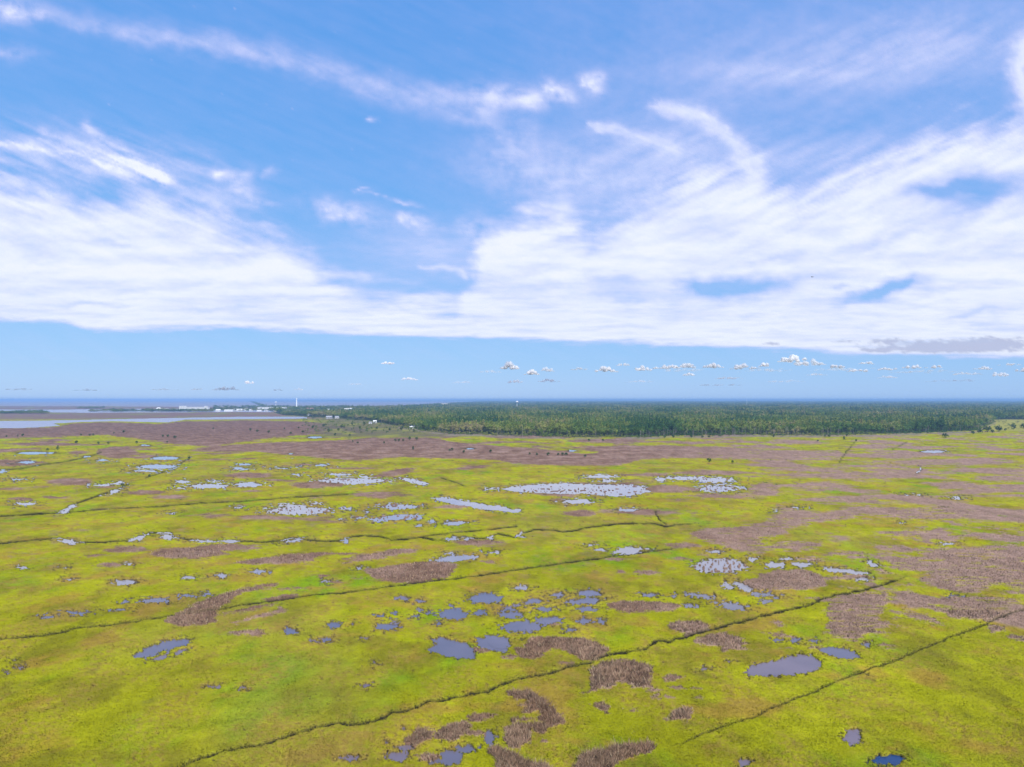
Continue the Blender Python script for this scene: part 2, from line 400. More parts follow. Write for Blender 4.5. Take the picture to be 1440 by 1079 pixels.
ponds = [ # (shape, water kind)
 (E(735,881,31,8),0), (E(771,872,20,6),0), (E(824,873,11,4),0), (E(846,872,6,4),0), (E(705,902,12,7),0), (E(802,885,11,3),0), (E(826,856,17,4),0), (E(765,856,14,4),0), (E(718,863,20,4),0),
 (P((604,897),(620,896),(650,903),(665,908),(668,926),(650,926),(620,920),(603,915),(606,908),(618,905)),0), (P((668,899),(690,893),(712,898),(715,908),(712,918),(690,914),(672,908)),0),
 (P((187,924),(195,916),(210,908),(230,901),(247,898),(262,896),(269,900),(262,907),(245,911),(225,918),(205,924)),0), (E(225,923,17,3.5,-15),1), (E(255,916,13,3,-15),1),
 (E(411,887,13,5),0), (E(469,878,12,5),0), (E(544,880,17,6),0), (E(496,876,5,2.5),1), (E(444,901,6,3),1), (E(461,899,9,3.5),0), (E(510,897,7,3),1), (E(582,867,6,3),0), (E(605,861,9,3),0), (E(636,863,22,7),0), (E(674,861,9,4),0), (E(590,857,8,3),1), (E(556,862,7,3),0), (E(554,873,6,3),1), (E(534,866,7,3),0), (E(616,876,5,3),0),
 (E(559,1062,17,7),1), (E(491,1065,15,5),1), (E(570,1050,13,5),1), (E(689,1036,9,12),0), (E(634,1063,16,12),0), (E(616,1070,17,5),0), (E(656,1052,16,5),0), (E(514,963,9,4),1), (E(527,931,6,3),1), (E(299,964,11,3),1), (E(341,967,7,4),1), (E(28,937,9,3),1), (E(9,943,4,3),1), (E(19,928,7,2),1), (E(567,1022,5,3),1), (E(542,1042,4,3),1),
 (P((1045,944),(1055,935),(1075,931),(1095,928),(1110,922),(1125,919),(1145,923),(1158,931),(1150,940),(1130,947),(1105,950),(1075,951),(1055,950)),1), (P((1150,912),(1165,910),(1190,911),(1205,918),(1210,925),(1190,926),(1170,922),(1155,916)),0), (E(1218,905,8,4),0), (E(1119,900,9,5),0), (E(1094,899,8,3),0), (E(1143,900,8,3),0), (E(1199,1036,15,11),1), (E(1249,1068,24,7,-8),2), (E(1047,1072,10,5),1), (E(1026,928,5,2),1), (E(990,940,10,3),1),
 (E(680,841,22,8),0), (E(566,840,9,4),1), (E(588,845,9,3.5),1), (E(636,850,6,3),1), (E(633,778,8,1.5),0), (E(507,798,6,2),0), (E(638,785,26,4,-5),0), (E(660,783,10,3),0), (E(362,803,10,3),0), (E(462,817,8,2),0), (E(693,776,10,1.5),0),
 (E(176,818,16,3.5),0), (E(178,846,9,2.5),0), (E(219,844,25,3.5),0), (E(264,837,13,3.5),0), (E(290,835,6,2),0), (E(30,797,6,2),0), (E(182,792,4,1.2),0), (E(36,708,12,1.8),0), (E(3,663,4,1.5),0), (E(24,674,9,1),0), (E(166,679,7,1.5),0), (E(145,682,12,1.2),0), (E(256,677,9,2),0), (E(293,683,28,3),0), (E(254,686,7,1),0), (E(350,681,20,3),0), (E(300,676,12,1),0), (E(336,713,5,1),0), (E(242,721,5,1),0), (E(310,809,8,3),0), (E(268,811,11,2.5),0), (E(97,813,5,1.5),0), (E(90,798,5,1.2),0), (E(101,860,14,2),0), (E(67,866,11,2.5),0), (E(107,861,22,3),0), (E(168,857,17,2),0),
 (P((83,721),(90,716),(103,710),(108,712),(95,718),(91,722)),0), (E(163,691,8,1.5,-20),0),
 (E(495,676,48,4),0), (P((553,672),(570,671),(590,675),(604,681),(595,682),(575,678)),0), (P((605,700),(625,699),(650,703),(680,709),(710,713),(733,718),(728,721),(700,717),(670,715),(645,710),(625,706)),0), (E(420,718,46,5),0), (E(410,711,17,2.5),0), (E(441,708,9,1.5),0), (E(487,715,10,1.5),0), (E(561,712,27,3.5),0), (P((514,730),(530,727),(550,724),(565,722),(595,724),(592,730),(570,730),(550,732),(530,734)),0), (E(486,731,5,1.5),0), (E(504,727,8,1.5),0), (E(608,732,5,3),0), (E(638,735,19,2.5,-3),0), (E(591,739,4,1.5),0), (E(514,719,4,1.5),0), (E(467,667,8,1),0), (E(513,670,7,1.5),0), (E(692,687,8,1.2),0), (E(420,668,5,1),0), (E(477,667,17,1.2),0),
 (P((700,687),(730,683),(765,680),(800,679),(840,681),(880,681),(905,684),(915,691),(895,696),(870,698),(845,696),(820,694),(790,695),(760,693),(725,691)),0), (E(845,670,20,2),0), (E(856,676,11,1.5),0), (E(810,705,22,3),0), (E(882,717,14,2.2),0), (E(930,674,5,3),0), (E(1005,675,20,3),0), (E(1010,687,24,4),0), (E(965,672,30,2),0), (P((858,778),(865,773),(880,769),(895,769),(901,773),(890,778),(870,779)),0), (E(831,766,8,1.5),0), (E(846,772,7,2),0), (E(911,771,6,1.5),0), (E(1005,774,9,2),0), (E(1013,795,35,10),0), (E(1058,786,8,3),0), (E(732,826,10,3),0), (E(784,836,15,4),0), (E(829,833,16,5),0), (E(823,844,28,5,-5),0), (E(914,836,15,3.5),0), (E(983,837,18,3,8),0), (E(945,837,5,2),0), (E(1023,824,5,3),0), (E(1045,824,16,4,20),0), (E(1030,852,22,5,8),0), (E(1064,835,7,3),0), (E(727,850,8,3),1), (E(752,845,13,4),0), (E(700,842,5,6),0), (E(974,851,12,3),0), (E(715,855,12,3),1),
 (E(1088,794,13,4),0), (E(1107,786,9,2),0), (E(1129,793,16,4),0), (P((1155,797),(1185,799),(1215,803),(1225,806),(1205,807),(1175,804),(1158,801)),0), (E(1212,813,10,3),0), (E(1227,792,12,3,30),0), (E(1345,700,8,1.5),0), (E(1275,696,8,1),0), (E(1293,697,4,1),0), (E(1328,713,4,1),0), (E(1268,734,3,1.5),0), (E(1119,713,7,1),0), (E(1088,718,4,1),0), (E(1343,838,9,3),0), (E(1082,836,16,3,8),0), (E(1075,845,8,3),0), (E(1330,764,8,1.5),0),
 (P((1287,665),(1293,657),(1296,657),(1291,666)),0), (E(1311,635,19,2),0), (E(803,634,6,1.5),0), (E(444,615,13,1.5),0), (E(660,631,9,1.2),0), (E(407,638,5,1),0), (E(452,654,10,1.3),0), (E(424,655,4,1),0), (E(395,658,9,1),0), (E(345,653,6,1),0), (E(343,659,4,1.2),0),
 (E(50,637,29,2),0), (E(37,650,11,2.5),0), (E(16,652,6,1.2),0), (E(2,663,4,1.5),0), (E(233,644,20,2.5),0), (E(221,656,28,3),0), (E(338,659,10,1.5),0), (E(343,653,8,1.2),0), (E(204,626,9,1.2),0), (E(142,647,8,1.2),0), (E(120,642,6,1.2),0), (E(205,662,20,1.5),0),
 # creek water
 (E(96,761,12,2.5,8),0), (E(195,756,10,2.5,-20),0), (E(236,754,11,3.5,8),0), (E(290,761,16,1.5),0), (E(322,761,10,2.5),0), (E(412,760,14,1.6,-8),0), (E(486,760,4,2.5),0), (E(636,758,5,2),0), (E(657,757,5,1.5),0), (E(689,756,4,2),0), (E(733,753,4,3),0), (E(832,938,4,2,-20),0),
]
broad = [ # open water at the back
 (P((-700,563.2),(700,563.2),(640,567.5),(520,571),(400,572.3),(250,572.2),(120,571.2),(0,571),(-700,571)),3,"sea"),
 (P((-700,576),(0,576),(60,576.3),(160,575.5),(220,575),(300,576),(360,577),(430,578.5),(420,579.6),(330,579.2),(240,580),(120,580.5),(70,579.8),(0,579),(-700,580)),3,"inlet"),
 (P((-700,592),(0,592),(50,591.8),(120,590.5),(210,588.6),(270,587.4),(340,586.2),(430,586),(433,588.5),(340,589.5),(262,590),(235,594),(210,593.5),(160,592.3),(110,593.5),(75,595.5),(85,598.5),(50,601),(20,602),(-700,603)),3,"inlet"),
]
ditches = [ # polyline, half width in px
 ([(200,1105),(255,1079),(275,1067),(295,1061),(315,1055),(340,1050),(372,1046),(410,1032),(445,1022),(477,1015),(490,1019),(515,1015),(540,1009),(550,1001),(570,999),(590,991),(602,985),(622,984),(652,977),(685,971),(700,964),(728,954),(751,950),(777,945),(803,936),(828,932),(844,923),(859,918),(880,917),(908,912),(921,901),(939,901),(960,897),(972,892),(998,885),(1011,882),(1024,877),(1044,874),(1067,867),(1103,858),(1134,851),(1147,846),(1173,837),(1211,830),(1263,815),(1288,806)], 2.3),
 ([(926,874),(939,883),(957,894)], 1.5),
 ([(936,1053),(960,1045),(985,1032),(1019,1020),(1042,1012),(1070,1004),(1078,998),(1121,981),(1134,976),(1183,955),(1224,940),(1255,930),(1281,918),(1306,908),(1342,894),(1371,883),(1389,876),(1404,869),(1440,856),(1500,838)], 1.45),
 ([(-200,925),(0,899),(30,896),(55,894),(82,889),(112,882),(150,879),(180,875),(215,869),(250,864),(305,857),(340,850),(390,844),(440,836),(477,834),(515,829),(565,822),(615,816),(665,810),(700,805),(733,800),(790,792),(841,785),(880,779),(941,772),(983,769)], 1.25),
 ([(-200,770),(0,764),(45,759),(85,756),(107,762),(150,762),(185,759),(197,754),(212,749),(242,749),(246,755),(275,759),(300,761),(322,759),(360,762),(377,762),(397,759),(412,756),(440,760),(465,761),(482,759),(495,754),(520,753),(537,755),(552,759),(577,757),(592,755),(615,760),(631,760),(635,755),(652,754),(670,757),(685,756),(700,750),(710,752),(726,756),(732,750),(751,745),(782,745),(792,748),(813,745),(823,742),(864,737),(880,736),(921,736),(936,740),(1000,733)], 1.3),
 ([(921,719),(926,729),(936,737)], 1.2),
 ([(592,754),(640,749),(690,744),(726,740)], 1.0),
 ([(-200,732),(0,726),(45,723),(80,721),(84,719),(100,711),(125,701),(160,690),(175,683),(205,672)], 1.4),
 ([(205,672),(225,665),(241,660),(265,645)], 0.8),
 ([(92,720),(112,719),(160,715),(225,712),(287,707),(340,705),(415,699),(490,695)], 0.9),
 ([(0,661),(30,659),(60,653),(87,650),(112,645),(135,639),(142,636)], 0.8),
 ([(1180,650),(1190,636),(1202,622)], 0.7), ([(1255,632),(1275,622)], 0.5), ([(620,672),(640,678),(655,684)], 0.7),
 ([(700,905),(660,870)], 0.0),
]
forest_front = np.array([(-900,540),(300,540),(380,579),(400,584),(430,586),(480,589),(520,592),(545,597),(590,604),(620,609),(700,611.5),(800,614.5),(900,614.5),(960,612.5),(1040,611.5),(1140,612),(1200,611),(1300,608.5),(1375,605),(1392,596),(1402,591.5),(1480,590.5),(2400,590)], float)
forest_back = np.array([(-900,541),(300,541),(380,576),(440,575.5),(480,575),(560,573.5),(600,570.5),(660,566.5),(700,563.6),(2400,563.6)], float)

def feat_bbox(s):
    if s[0] == 'e':
        _, u, v, a, b, r = s; c = abs(math.cos(math.radians(r))); q = abs(math.sin(math.radians(r)))
        return u - a * c - b * q, u + a * c + b * q, v - b * c - a * q, v + b * c + a * q
    p = np.array(s[1]); return p[:, 0].min(), p[:, 0].max(), p[:, 1].min(), p[:, 1].max()

def seg_dist(u, v, x0, y0, x1, y1):
    dx, dy = x1 - x0, y1 - y0
    t = np.clip(((u - x0) * dx + (v - y0) * dy) / (dx * dx + dy * dy + 1e-9), 0, 1)
    return np.hypot(u - x0 - t * dx, v - y0 - t * dy)

def field(s, u, v):
    """signed distance in px, positive inside"""
    if s[0] == 'e':
        _, cu, cv, a, b, r = s
        r = math.radians(r); x = (u - cu) * math.cos(r) + (v - cv) * math.sin(r); y = -(u - cu) * math.sin(r) + (v - cv) * math.cos(r)
        k = np.sqrt((x / a) ** 2 + (y / b) ** 2)
        return (1 - k) * b
    pts = s[1]; n = len(pts); d = np.full(u.shape, 1e9); ins = np.zeros(u.shape, bool)
    for i in range(n):
        x0, y0 = pts[i]; x1, y1 = pts[(i + 1) % n]
        d = np.minimum(d, seg_dist(u, v, x0, y0, x1, y1))
        if y0 != y1:
            c = ((y0 > v) != (y1 > v)) & (u < (x1 - x0) * (v - y0) / (y1 - y0) + x0)
            ins ^= c
    return np.where(ins, d, -d)

# ------------------------------------------------------------------ ground grid
vv = np.concatenate([np.arange(563.85, 600, 0.55), np.arange(600, 680, 0.8), np.arange(680, 1112, 1.05), np.arange(1112.5, 1260, 1.7), np.arange(1262, 1500, 8)])
uu = np.concatenate([np.arange(-900, -190, 12), np.arange(-190, -40, 3.0), np.arange(-40, 1480, 1.7), np.arange(1481, 1632, 3.0), np.arange(1636, 2360, 12)])
U, V = np.meshgrid(uu, vv)
NR, NC = U.shape
X, Y = ground(U, V)
D = np.hypot(X, Y)
# warp: edges wander by about 0.6 % of the distance
lnD = np.log(Y)
wu, wv = U / 26.0, lnD * 34.0
A = 0.0085 * Y
w1 = fbm(wu, wv, 5, 1, 0.68) * A; w2 = fbm(wu + 40, wv, 5, 9, 0.68) * A * 1.3
Uw, Vw = image(X + w1, Y + w2)
hf = np.clip((V - 600) / 250, 0.15, 1.0)
Uw = Uw + 5.0 * hf * fbm(U / 6.5, lnD * 130, 3, 15, 0.6); Vw = Vw + 1.9 * hf * fbm(U / 6.5 + 9, lnD * 130, 3, 16, 0.6)
Vw = np.where(V < 600, V + (Vw - V) * 0.4, Vw)

def raster(shape, pad=6, base_shift=0.0):
    """indices and field values of the grid cells near a shape"""
    u0, u1, v0, v1 = feat_bbox(shape)
    r0, r1 = np.searchsorted(vv, [v0 - pad, v1 + pad]); c0, c1 = np.searchsorted(uu, [u0 - pad * 3, u1 + pad * 3])
    if r1 <= r0 or c1 <= c0: return None
    sl = (slice(r0, r1), slice(c0, c1))
    f = field(shape, Uw[sl], Vw[sl])
    if base_shift > 0:
        f = np.minimum(f, field(shape, Uw[sl], Vw[sl] - base_shift))
    return sl, f

reedF = np.full(U.shape, -9.0); reedH = np.zeros(U.shape); reedId = np.full(U.shape, -1)
for k, (s, h, lab) in enumerate(reeds_named + [(s, None, None) for s in reeds_stuff]):
    u0, u1, v0, v1 = feat_bbox(s); vm = (v0 + v1) / 2
    Yc = float(ground(720, max(vm, 566))[1])
    thick = (v1 - v0)
    if h is None: h = 1.1
    h = min(h, 0.55 * thick * Yc / F) if s[0] == 'e' else min(h, 0.4 * thick * Yc / F)
    hp = h * F / Yc
    r = raster(s, base_shift=hp * 0.75)
    if r is None: continue
    sl, f = r
    f = f / np.clip((vm - 562) / 90, 0.25, 1.6)
    f = np.minimum(f, 2.6 if lab else 2.0)
    better = f > reedF[sl]
    reedF[sl] = np.where(better, f, reedF[sl]); reedH[sl] = np.where(better, h, reedH[sl])
    reedId[sl] = np.where(better & (f > 0), k if lab else 999, reedId[sl])
grain = fbm(U / 40.0 , lnD * 110, 6, 21, 0.72)
gapn = fbm(U / 75.0, lnD * 120, 5, 22, 0.65)
reedF = reedF + np.where(reedF > 0, grain * 3.4 + 0.35 + (gapn * 3.2 - 0.9) * sstep(U, 900, 1100) * (reedId > 900) + gapn * 1.2 * (V > 700), grain * 2.6)
# loose natural streaks of brown marsh on the right and far side
streak = fbm(X / 70.0, Y / 55.0, 5, 33, 0.55)
zone = sstep(U, 950, 1250) * sstep(V, 618, 650) * (1 - sstep(V, 690, 740)) + 0.9 * sstep(V, 604, 612) * (1 - sstep(V, 628, 660)) * (0.6 + 0.4 * sstep(U, 500, 900))
zone2 = sstep(U, 1050, 1300) * sstep(V, 690, 740) * (1 - sstep(V, 850, 900)) * 0.8
extra = (streak - 0.42 + 0.34 * np.clip(zone, 0, 1)) * 9
extra2 = (fbm(X / 26.0, Y / 24.0, 6, 35, 0.68) - 0.55 + 0.52 * zone2) * 8
extra = extra - 20 * sstep(V, 740, 800) * (1 - sstep(U, 1000, 1200)); extra2 = extra2 - 20 * (1 - sstep(U, 900, 1100)) * sstep(V, 700, 760)
loose = np.where(V > 600, np.maximum(extra, extra2), -9) - 20 * sstep(V, 890, 930)
sel = (loose > reedF) & (loose > 0)
reedH = np.where(sel, 0.8, reedH); reedId = np.where(sel & (reedId < 0), 999, reedId)
reedF = np.maximum(reedF, loose)
reedM = sstep(reedF, -0.7, 0.8)

pondF = np.full(U.shape, -9.0)
for s, kind in ponds:
    r = raster(s)
    shrink = 0.9 if (s[0] == 'e' and s[2] > 835 and kind < 2) else 0.25
    if r: pondF[r[0]] = np.maximum(pondF[r[0]], r[1] - shrink)
# tufts standing inside the speckled pools
speck = fbm(U / 4.2, V / 1.7, 3, 51)
inpool = ((U > 730) & (U < 925) & (V > 676) & (V < 700)) | ((U > 380) & (U < 600) & (V > 668) & (V < 736)) | ((U > 940) & (U < 1050) & (V > 668) & (V < 695)) | ((U > 975) & (U < 1050) & (V > 783) & (V < 808))
tuft = inpool & (speck > 0.36 - 0.25 * np.clip(noise(U / 40, V / 7, 52), -.5, 1)) & (pondF > -0.6)
pondF = np.where(tuft, -2.0, pondF)
reedF = np.where(tuft & (pondF < 0), 1.0, reedF); reedM = np.where(tuft, 1.0, reedM); reedH = np.where(tuft, 0.3, reedH); reedId = np.where(tuft & (reedId < 0), 999, reedId)
# many little holes and pans
pan = fbm(X / 5.0, Y / 7.0, 4, 61, 0.6) - 0.80 + 0.12 * fbm(X / 60, Y / 80, 2, 62)
pan = pan + 0.28 * np.exp(-(((U - 700) / 170) ** 2 + ((V - 862) / 45) ** 2)) + 0.22 * np.exp(-(((U - 1130) / 160) ** 2 + ((V - 900) / 50) ** 2)) + 0.15 * np.exp(-(((U - 620) / 90) ** 2 + ((V - 1050) / 40) ** 2))
pan = np.where((V > 600) & (V < 1100), pan * 12, -9)
panM = sstep(pan, 0, 0.8)
pud = fbm(U / 8.0, lnD * 105, 4, 53, 0.6) - 0.66 + 0.50 * sstep(pondF, -7, -0.8) * sstep(V, 620, 660)
cl_ = 0.35 * np.exp(-(((U - 700) / 150) ** 2 + ((V - 862) / 34) ** 2)) + np.exp(-(((U - 1030) / 100) ** 2 + ((V - 680) / 14) ** 2)) + 0.8 * np.exp(-(((U - 640) / 80) ** 2 + ((V - 1045) / 30) ** 2)) + 0.7 * np.exp(-(((U - 1040) / 90) ** 2 + ((V - 835) / 26) ** 2))
pud = np.where((V > 625) & (V < 1110) & (reedF < 0.3), (pud + 0.20 * cl_) * 6, -9)
isl = fbm(U / 7.0, lnD * 150, 4, 54, 0.6)
pondF = np.where(pondF > 0, pondF - 3.4 * sstep(isl, 0.42, 0.75) * sstep(V, 930, 850), pondF)
pondF = np.maximum(pondF, np.minimum(pud, 1.2))
pondM = sstep(pondF, -0.25, 0.35)
broadF = np.full(U.shape, -9.0)
Us, Vs = Uw, V + (Vw - V) * 0.2
for s, kind, nm in broad:
    u0, u1, v0, v1 = feat_bbox(s)
    r0, r1 = np.searchsorted(vv, [v0 - 3, v1 + 3]); sl = (slice(r0, r1), slice(0, NC))
    broadF[sl] = np.maximum(broadF[sl], field(s, Us[sl], Vs[sl]))
broadM = sstep(broadF, -0.3, 0.3)

ditF = np.full(U.shape, -9.0)
wob = fbm(U / 16.0, lnD * 70, 4, 71, 0.55)
for pts, hw in ditches:
    if hw <= 0: continue
    p = np.array(pts); r0, r1 = np.searchsorted(vv, [p[:, 1].min() - 8, p[:, 1].max() + 8]); c0, c1 = np.searchsorted(uu, [p[:, 0].min() - 8, p[:, 0].max() + 8])
    sl = (slice(r0, r1), slice(c0, c1)); d = np.full(U[sl].shape, 1e9)
    ud = U[sl] + (Uw[sl] - U[sl]) * 0.35; vd = V[sl] + (Vw[sl] - V[sl]) * 0.45
    for a, b in zip(pts[:-1], pts[1:]):
        d = np.minimum(d, seg_dist(ud, vd, *a, *b))
    for e_ in (pts[0], pts[-1]):
        d = d + 1.6 * hw * np.exp(-((ud - e_[0]) / 28) ** 2 - ((vd - e_[1]) / 12) ** 2) * (hw > 1.2)
    ditF[sl] = np.maximum(ditF[sl], hw * (0.80 + 1.0 * wob[sl]) - d)
ditM = sstep(ditF, -0.5, 0.8)

front_v = np.interp(U, forest_front[:, 0], forest_front[:, 1]) + fbm(U / 30, U * 0, 3, 81) * 1.2
back_v = np.interp(U, forest_back[:, 0], forest_back[:, 1])
clear = fbm(X / 420.0, Y / 500.0, 3, 83)
forestM = ((V < front_v) & (V > back_v)).astype(float)
clearM = forestM * sstep(clear, 0.52, 0.62)

# heights
near = np.clip(400 / Y, 0, 1)
Z = 0.10 * fbm(X / 9, Y / 9, 3, 91) * near + 0.06 * fbm(X / 2.2, Y / 2.2, 3, 92) * np.clip(250 / Y, 0, 1)
Z += 0.18 * reedM * near
wet = np.maximum(np.maximum(pondM, broadM), 0)
Z = Z * (1 - wet) + wet * (-0.75)
Z = np.where(Y > 1500, np.minimum(Z, 0.0), Z)
Z = np.minimum(Z, Z * (1 - ditM) + ditM * (-0.38))
Z = np.minimum(Z, Z - panM * 0.25)

# colours (linear base colours)
c = lambda *a: np.array(a, float)
n1 = fbm(X / 38, Y / 60, 5, 101, 0.6); n2 = fbm(X / 12, Y / 22, 5, 102, 0.6); n3 = fbm(X / 90, Y / 130, 4, 103); n4 = fbm(X / 4, Y / 5, 4, 104, 0.65)
n5 = fbm(X / 22, Y / 30, 5, 105, 0.62)
n6 = fbm(X / 16, Y / 16, 5, 106, 0.6)
C = np.empty(U.shape + (3,)); C[:] = c(0.210, 0.212, 0.006)
C = mix(C, c(0.125, 0.195, 0.006), sstep(n1, 0.05, 0.55))
C = mix(C, c(0.265, 0.238, 0.008), sstep(n2, 0.1, 0.6) * 0.8)
C = mix(C, c(0.140, 0.130, 0.010), sstep(n5, -0.05, 0.35) * 0.85)
C = mix(C, c(0.225, 0.140, 0.025), sstep(n6 - 0.3 * n1, 0.10, 0.5) * 0.7)
C = mix(C, c(0.160, 0.150, 0.035), sstep(n3, 0.1, 0.6) * 0.3)
C = mix(C, c(0.095, 0.085, 0.02), sstep(fbm(X / 9, Y / 12, 5, 107, 0.6), 0.35, 0.75) * 0.6)
C = C * (1 + 0.22 * fbm(X / 55, Y / 55, 3, 108))[..., None]
C = C * (0.98 + 0.18 * n4 + 0.16 * fbm(X / 8, Y / 10, 4, 109, 0.6))[..., None]
# rusty fringes round pools and pans
fr = sstep(pondF, -7, -0.3) * sstep(n2 + 0.5, 0.2, 0.9) * (V > 640)
C = mix(C, c(0.20, 0.130, 0.035), fr * 0.75)
rc = mix(np.broadcast_to(c(0.130, 0.076, 0.056), C.shape), c(0.195, 0.125, 0.098), sstep(fbm(X / 20, Y / 26, 4, 111), -0.3, 0.5))
rc = mix(rc, c(0.210, 0.138, 0.108), sstep(U, 820, 1200) * 0.8)
rc = mix(rc, c(0.095, 0.055, 0.05), sstep(V, 640, 600) * 0.5 * sstep(U, 900, 500))
rc = rc * (1 + 0.35 * n4 + 0.25 * n2)[..., None]
C = mix(C, rc, reedM)
# green rims inside brown, dark rims
C = mix(C, c(0.05, 0.04, 0.022), panM * 0.8)
dash = fbm(U / 11.0, lnD * 62, 4, 141, 0.6)
C = mix(C, c(0.06, 0.052, 0.022), sstep(dash, 0.42, 0.72) * 0.65 * sstep(V, 604, 625) * (1 - sstep(V, 720, 800)))
C = mix(C, c(0.17, 0.12, 0.07), sstep(fbm(U / 30.0, lnD * 60, 5, 142, 0.62), 0.15, 0.5) * 0.5 * sstep(V, 604, 625) * (1 - sstep(V, 760, 860)) * (1 - reedM))
mud = sstep(pondF, -0.9, 0.0) * sstep(pondF, 1.2, 0.2) 
C = mix(C, c(0.055, 0.042, 0.025), np.clip(mud, 0, 1) * 0.9)
C = mix(C, c(0.05, 0.04, 0.03), pondM)
C = mix(C, c(0.085, 0.09, 0.02), sstep(ditF, -2.6, -0.3) * 0.35 * (0.5 + 0.5 * sstep(n2, -.3, .4)))
C = mix(C, c(0.018, 0.016, 0.010), np.clip(ditM * (0.95 + 0.2 * wob), 0, 1))
C = mix(C, c(0.10, 0.08, 0.075), broadM)
# far marsh behind the inlet
farb = sstep(V, 592, 588) * (1 - forestM)
C = mix(C, mix(np.broadcast_to(c(0.13, 0.085, 0.075), C.shape), c(0.13, 0.13, 0.045), sstep(fbm(X / 120, Y / 200, 4, 121), 0.1, 0.4)), farb * (1 - broadM))
C = mix(C, c(0.035, 0.045, 0.022), forestM)
C = mix(C, c(0.20, 0.18, 0.06), clearM)
ex = sstep(U, 1385, 1400) * (V > 590) * (V < 606)
C = mix(C, c(0.21, 0.19, 0.05), ex * 0.8)
scr = sstep(U, 420, 470) * (1 - sstep(U, 600, 680)) * sstep(V, 582, 588) * (1 - sstep(V, 612, 618)) * (1 - forestM) * (1 - broadM)
C = mix(C, mix(np.broadcast_to(c(0.085, 0.075, 0.05), C.shape), c(0.15, 0.15, 0.04), sstep(fbm(X / 45, Y / 110, 4, 131), 0.0, 0.5)), scr * 0.85)
C = mix(C, c(0.15, 0.125, 0.09), sstep(V, front_v, front_v + 1.2) * (1 - sstep(V, front_v + 2.0, front_v + 4.5)) * (U > 560) * (U < 1400) * sstep(fbm(X / 60, Y / 60, 3, 133), -0.4, 0.1))
C = np.clip(C, 0.004, 0.9)

P3 = np.stack([X, Y, Z], -1).reshape(-1, 3)
idx = np.arange(NR * NC).reshape(NR, NC)
Fq = np.stack([idx[:-1, :-1], idx[1:, :-1], idx[1:, 1:], idx[:-1, 1:]], -1).reshape(-1, 4)
nb = len(P3)
P3 = np.vstack([P3, [(-31000, -31000, -2.2), (31000, -31000, -2.2), (31000, 31000, -2.2), (-31000, 31000, -2.2)]])
Fq = np.vstack([Fq, [(nb, nb + 1, nb + 2, nb + 3)]])
me = new_mesh("ground", P3, Fq, smooth=True)
color_attr(me, "col", np.vstack([C.reshape(-1, 3), np.tile([0.15, 0.15, 0.02], (4, 1))]))
add("ground", me, M_ground, kind="structure")

# ------------------------------------------------------------------ water
def water_sheet(name, shape, z, mat, grow, smooth_n=28):
    if shape[0] == 'e':
        _, cu, cv, a, b, r = shape; r = math.radians(r); pts = []
        for i in range(smooth_n):
            t = 2 * math.pi * i / smooth_n
            x = (a * 1.25 + grow) * math.cos(t); y = (b * 1.25 + grow * 0.5) * math.sin(t)
            pts.append((cu + x * math.cos(r) - y * math.sin(r), cv + x * math.sin(r) + y * math.cos(r)))
    else:
        p = np.array(shape[1], float); n = len(p); pts = []
        area = 0.5 * sum(p[i][0] * p[(i + 1) % n][1] - p[(i + 1) % n][0] * p[i][1] for i in range(n))
        for i in range(n):
            a_ = p[(i + 1) % n] - p[i - 1]; nn = np.array([a_[1], -a_[0]]) / (np.hypot(*a_) + 1e-9) * (1 if area > 0 else -1)
            q = p[i] + nn * np.array([grow, grow * 0.5]); pts.append((q[0], q[1]))
    g = [ground(u, max(v, 563.3), z) for u, v in pts]
    m = bpy.data.meshes.new(name)
    m.from_pydata([(float(x), float(y), z) for x, y in g], [], [tuple(range(len(g)))])
    m.update()
    if m.polygons[0].normal.z < 0: m.flip_normals()
    return add(name, m, mat, kind="structure")

for i, (s, kind) in enumerate(ponds):
    u0, u1, v0, v1 = feat_bbox(s)
    g = np.clip(((v0 + v1) / 2 - 562) / 60, 0.8, 4.0)
    water_sheet("pond", s, -0.24 - (i % 23) * 0.006, M_sheen if kind == 0 and v1 < 835 else (M_pond, M_mud, M_blue_refl)[kind], g)
g_ = [ground(u, v, -0.44) for u, v in ((-900, 618), (2340, 618), (2340, 1400), (-900, 1400))]
m = bpy.data.meshes.new("marsh_water"); m.from_pydata([(float(x), float(y), -0.44) for x, y in g_], [], [(3, 2, 1, 0)]); m.update()
add("marsh_water", m, M_pond, kind="structure")
for i, (s, kind, nm) in enumerate(broad):
    water_sheet(nm, s, -0.3 - 0.01 * i, M_sea if nm == "sea" else M_inlet, 1.0)

# ------------------------------------------------------------------ reeds and grass as blades
def blades(px, py, pz, h, w, col, lean=0.25, n=2, seed=0, tip=1.25, gv=0.3):
    """n crossing tapered blades at every point; returns V, F, C"""
    rng = np.random.default_rng(seed); N = len(px); out_v = []; out_c = []
    for k in range(n):
        a = rng.uniform(0, np.pi, N); ca, sa = np.cos(a) * w / 2, np.sin(a) * w / 2
        ox = rng.normal(0, 0.6, N) * w; oy = rng.normal(0, 0.6, N) * w
        hh = h * rng.uniform(0.7, 1.15, N); lx = rng.normal(0, lean, N) * hh; ly = rng.normal(0, lean, N) * hh
        bx, by = px + ox, py + oy
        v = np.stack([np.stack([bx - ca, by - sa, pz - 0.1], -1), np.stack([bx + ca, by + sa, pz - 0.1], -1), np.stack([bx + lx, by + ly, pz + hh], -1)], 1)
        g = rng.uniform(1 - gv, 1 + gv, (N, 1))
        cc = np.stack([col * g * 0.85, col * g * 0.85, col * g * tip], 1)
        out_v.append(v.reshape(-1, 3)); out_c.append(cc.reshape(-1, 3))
    Vv = np.vstack(out_v); Cc = np.vstack(out_c)
    return Vv, np.arange(len(Vv)).reshape(-1, 3), Cc

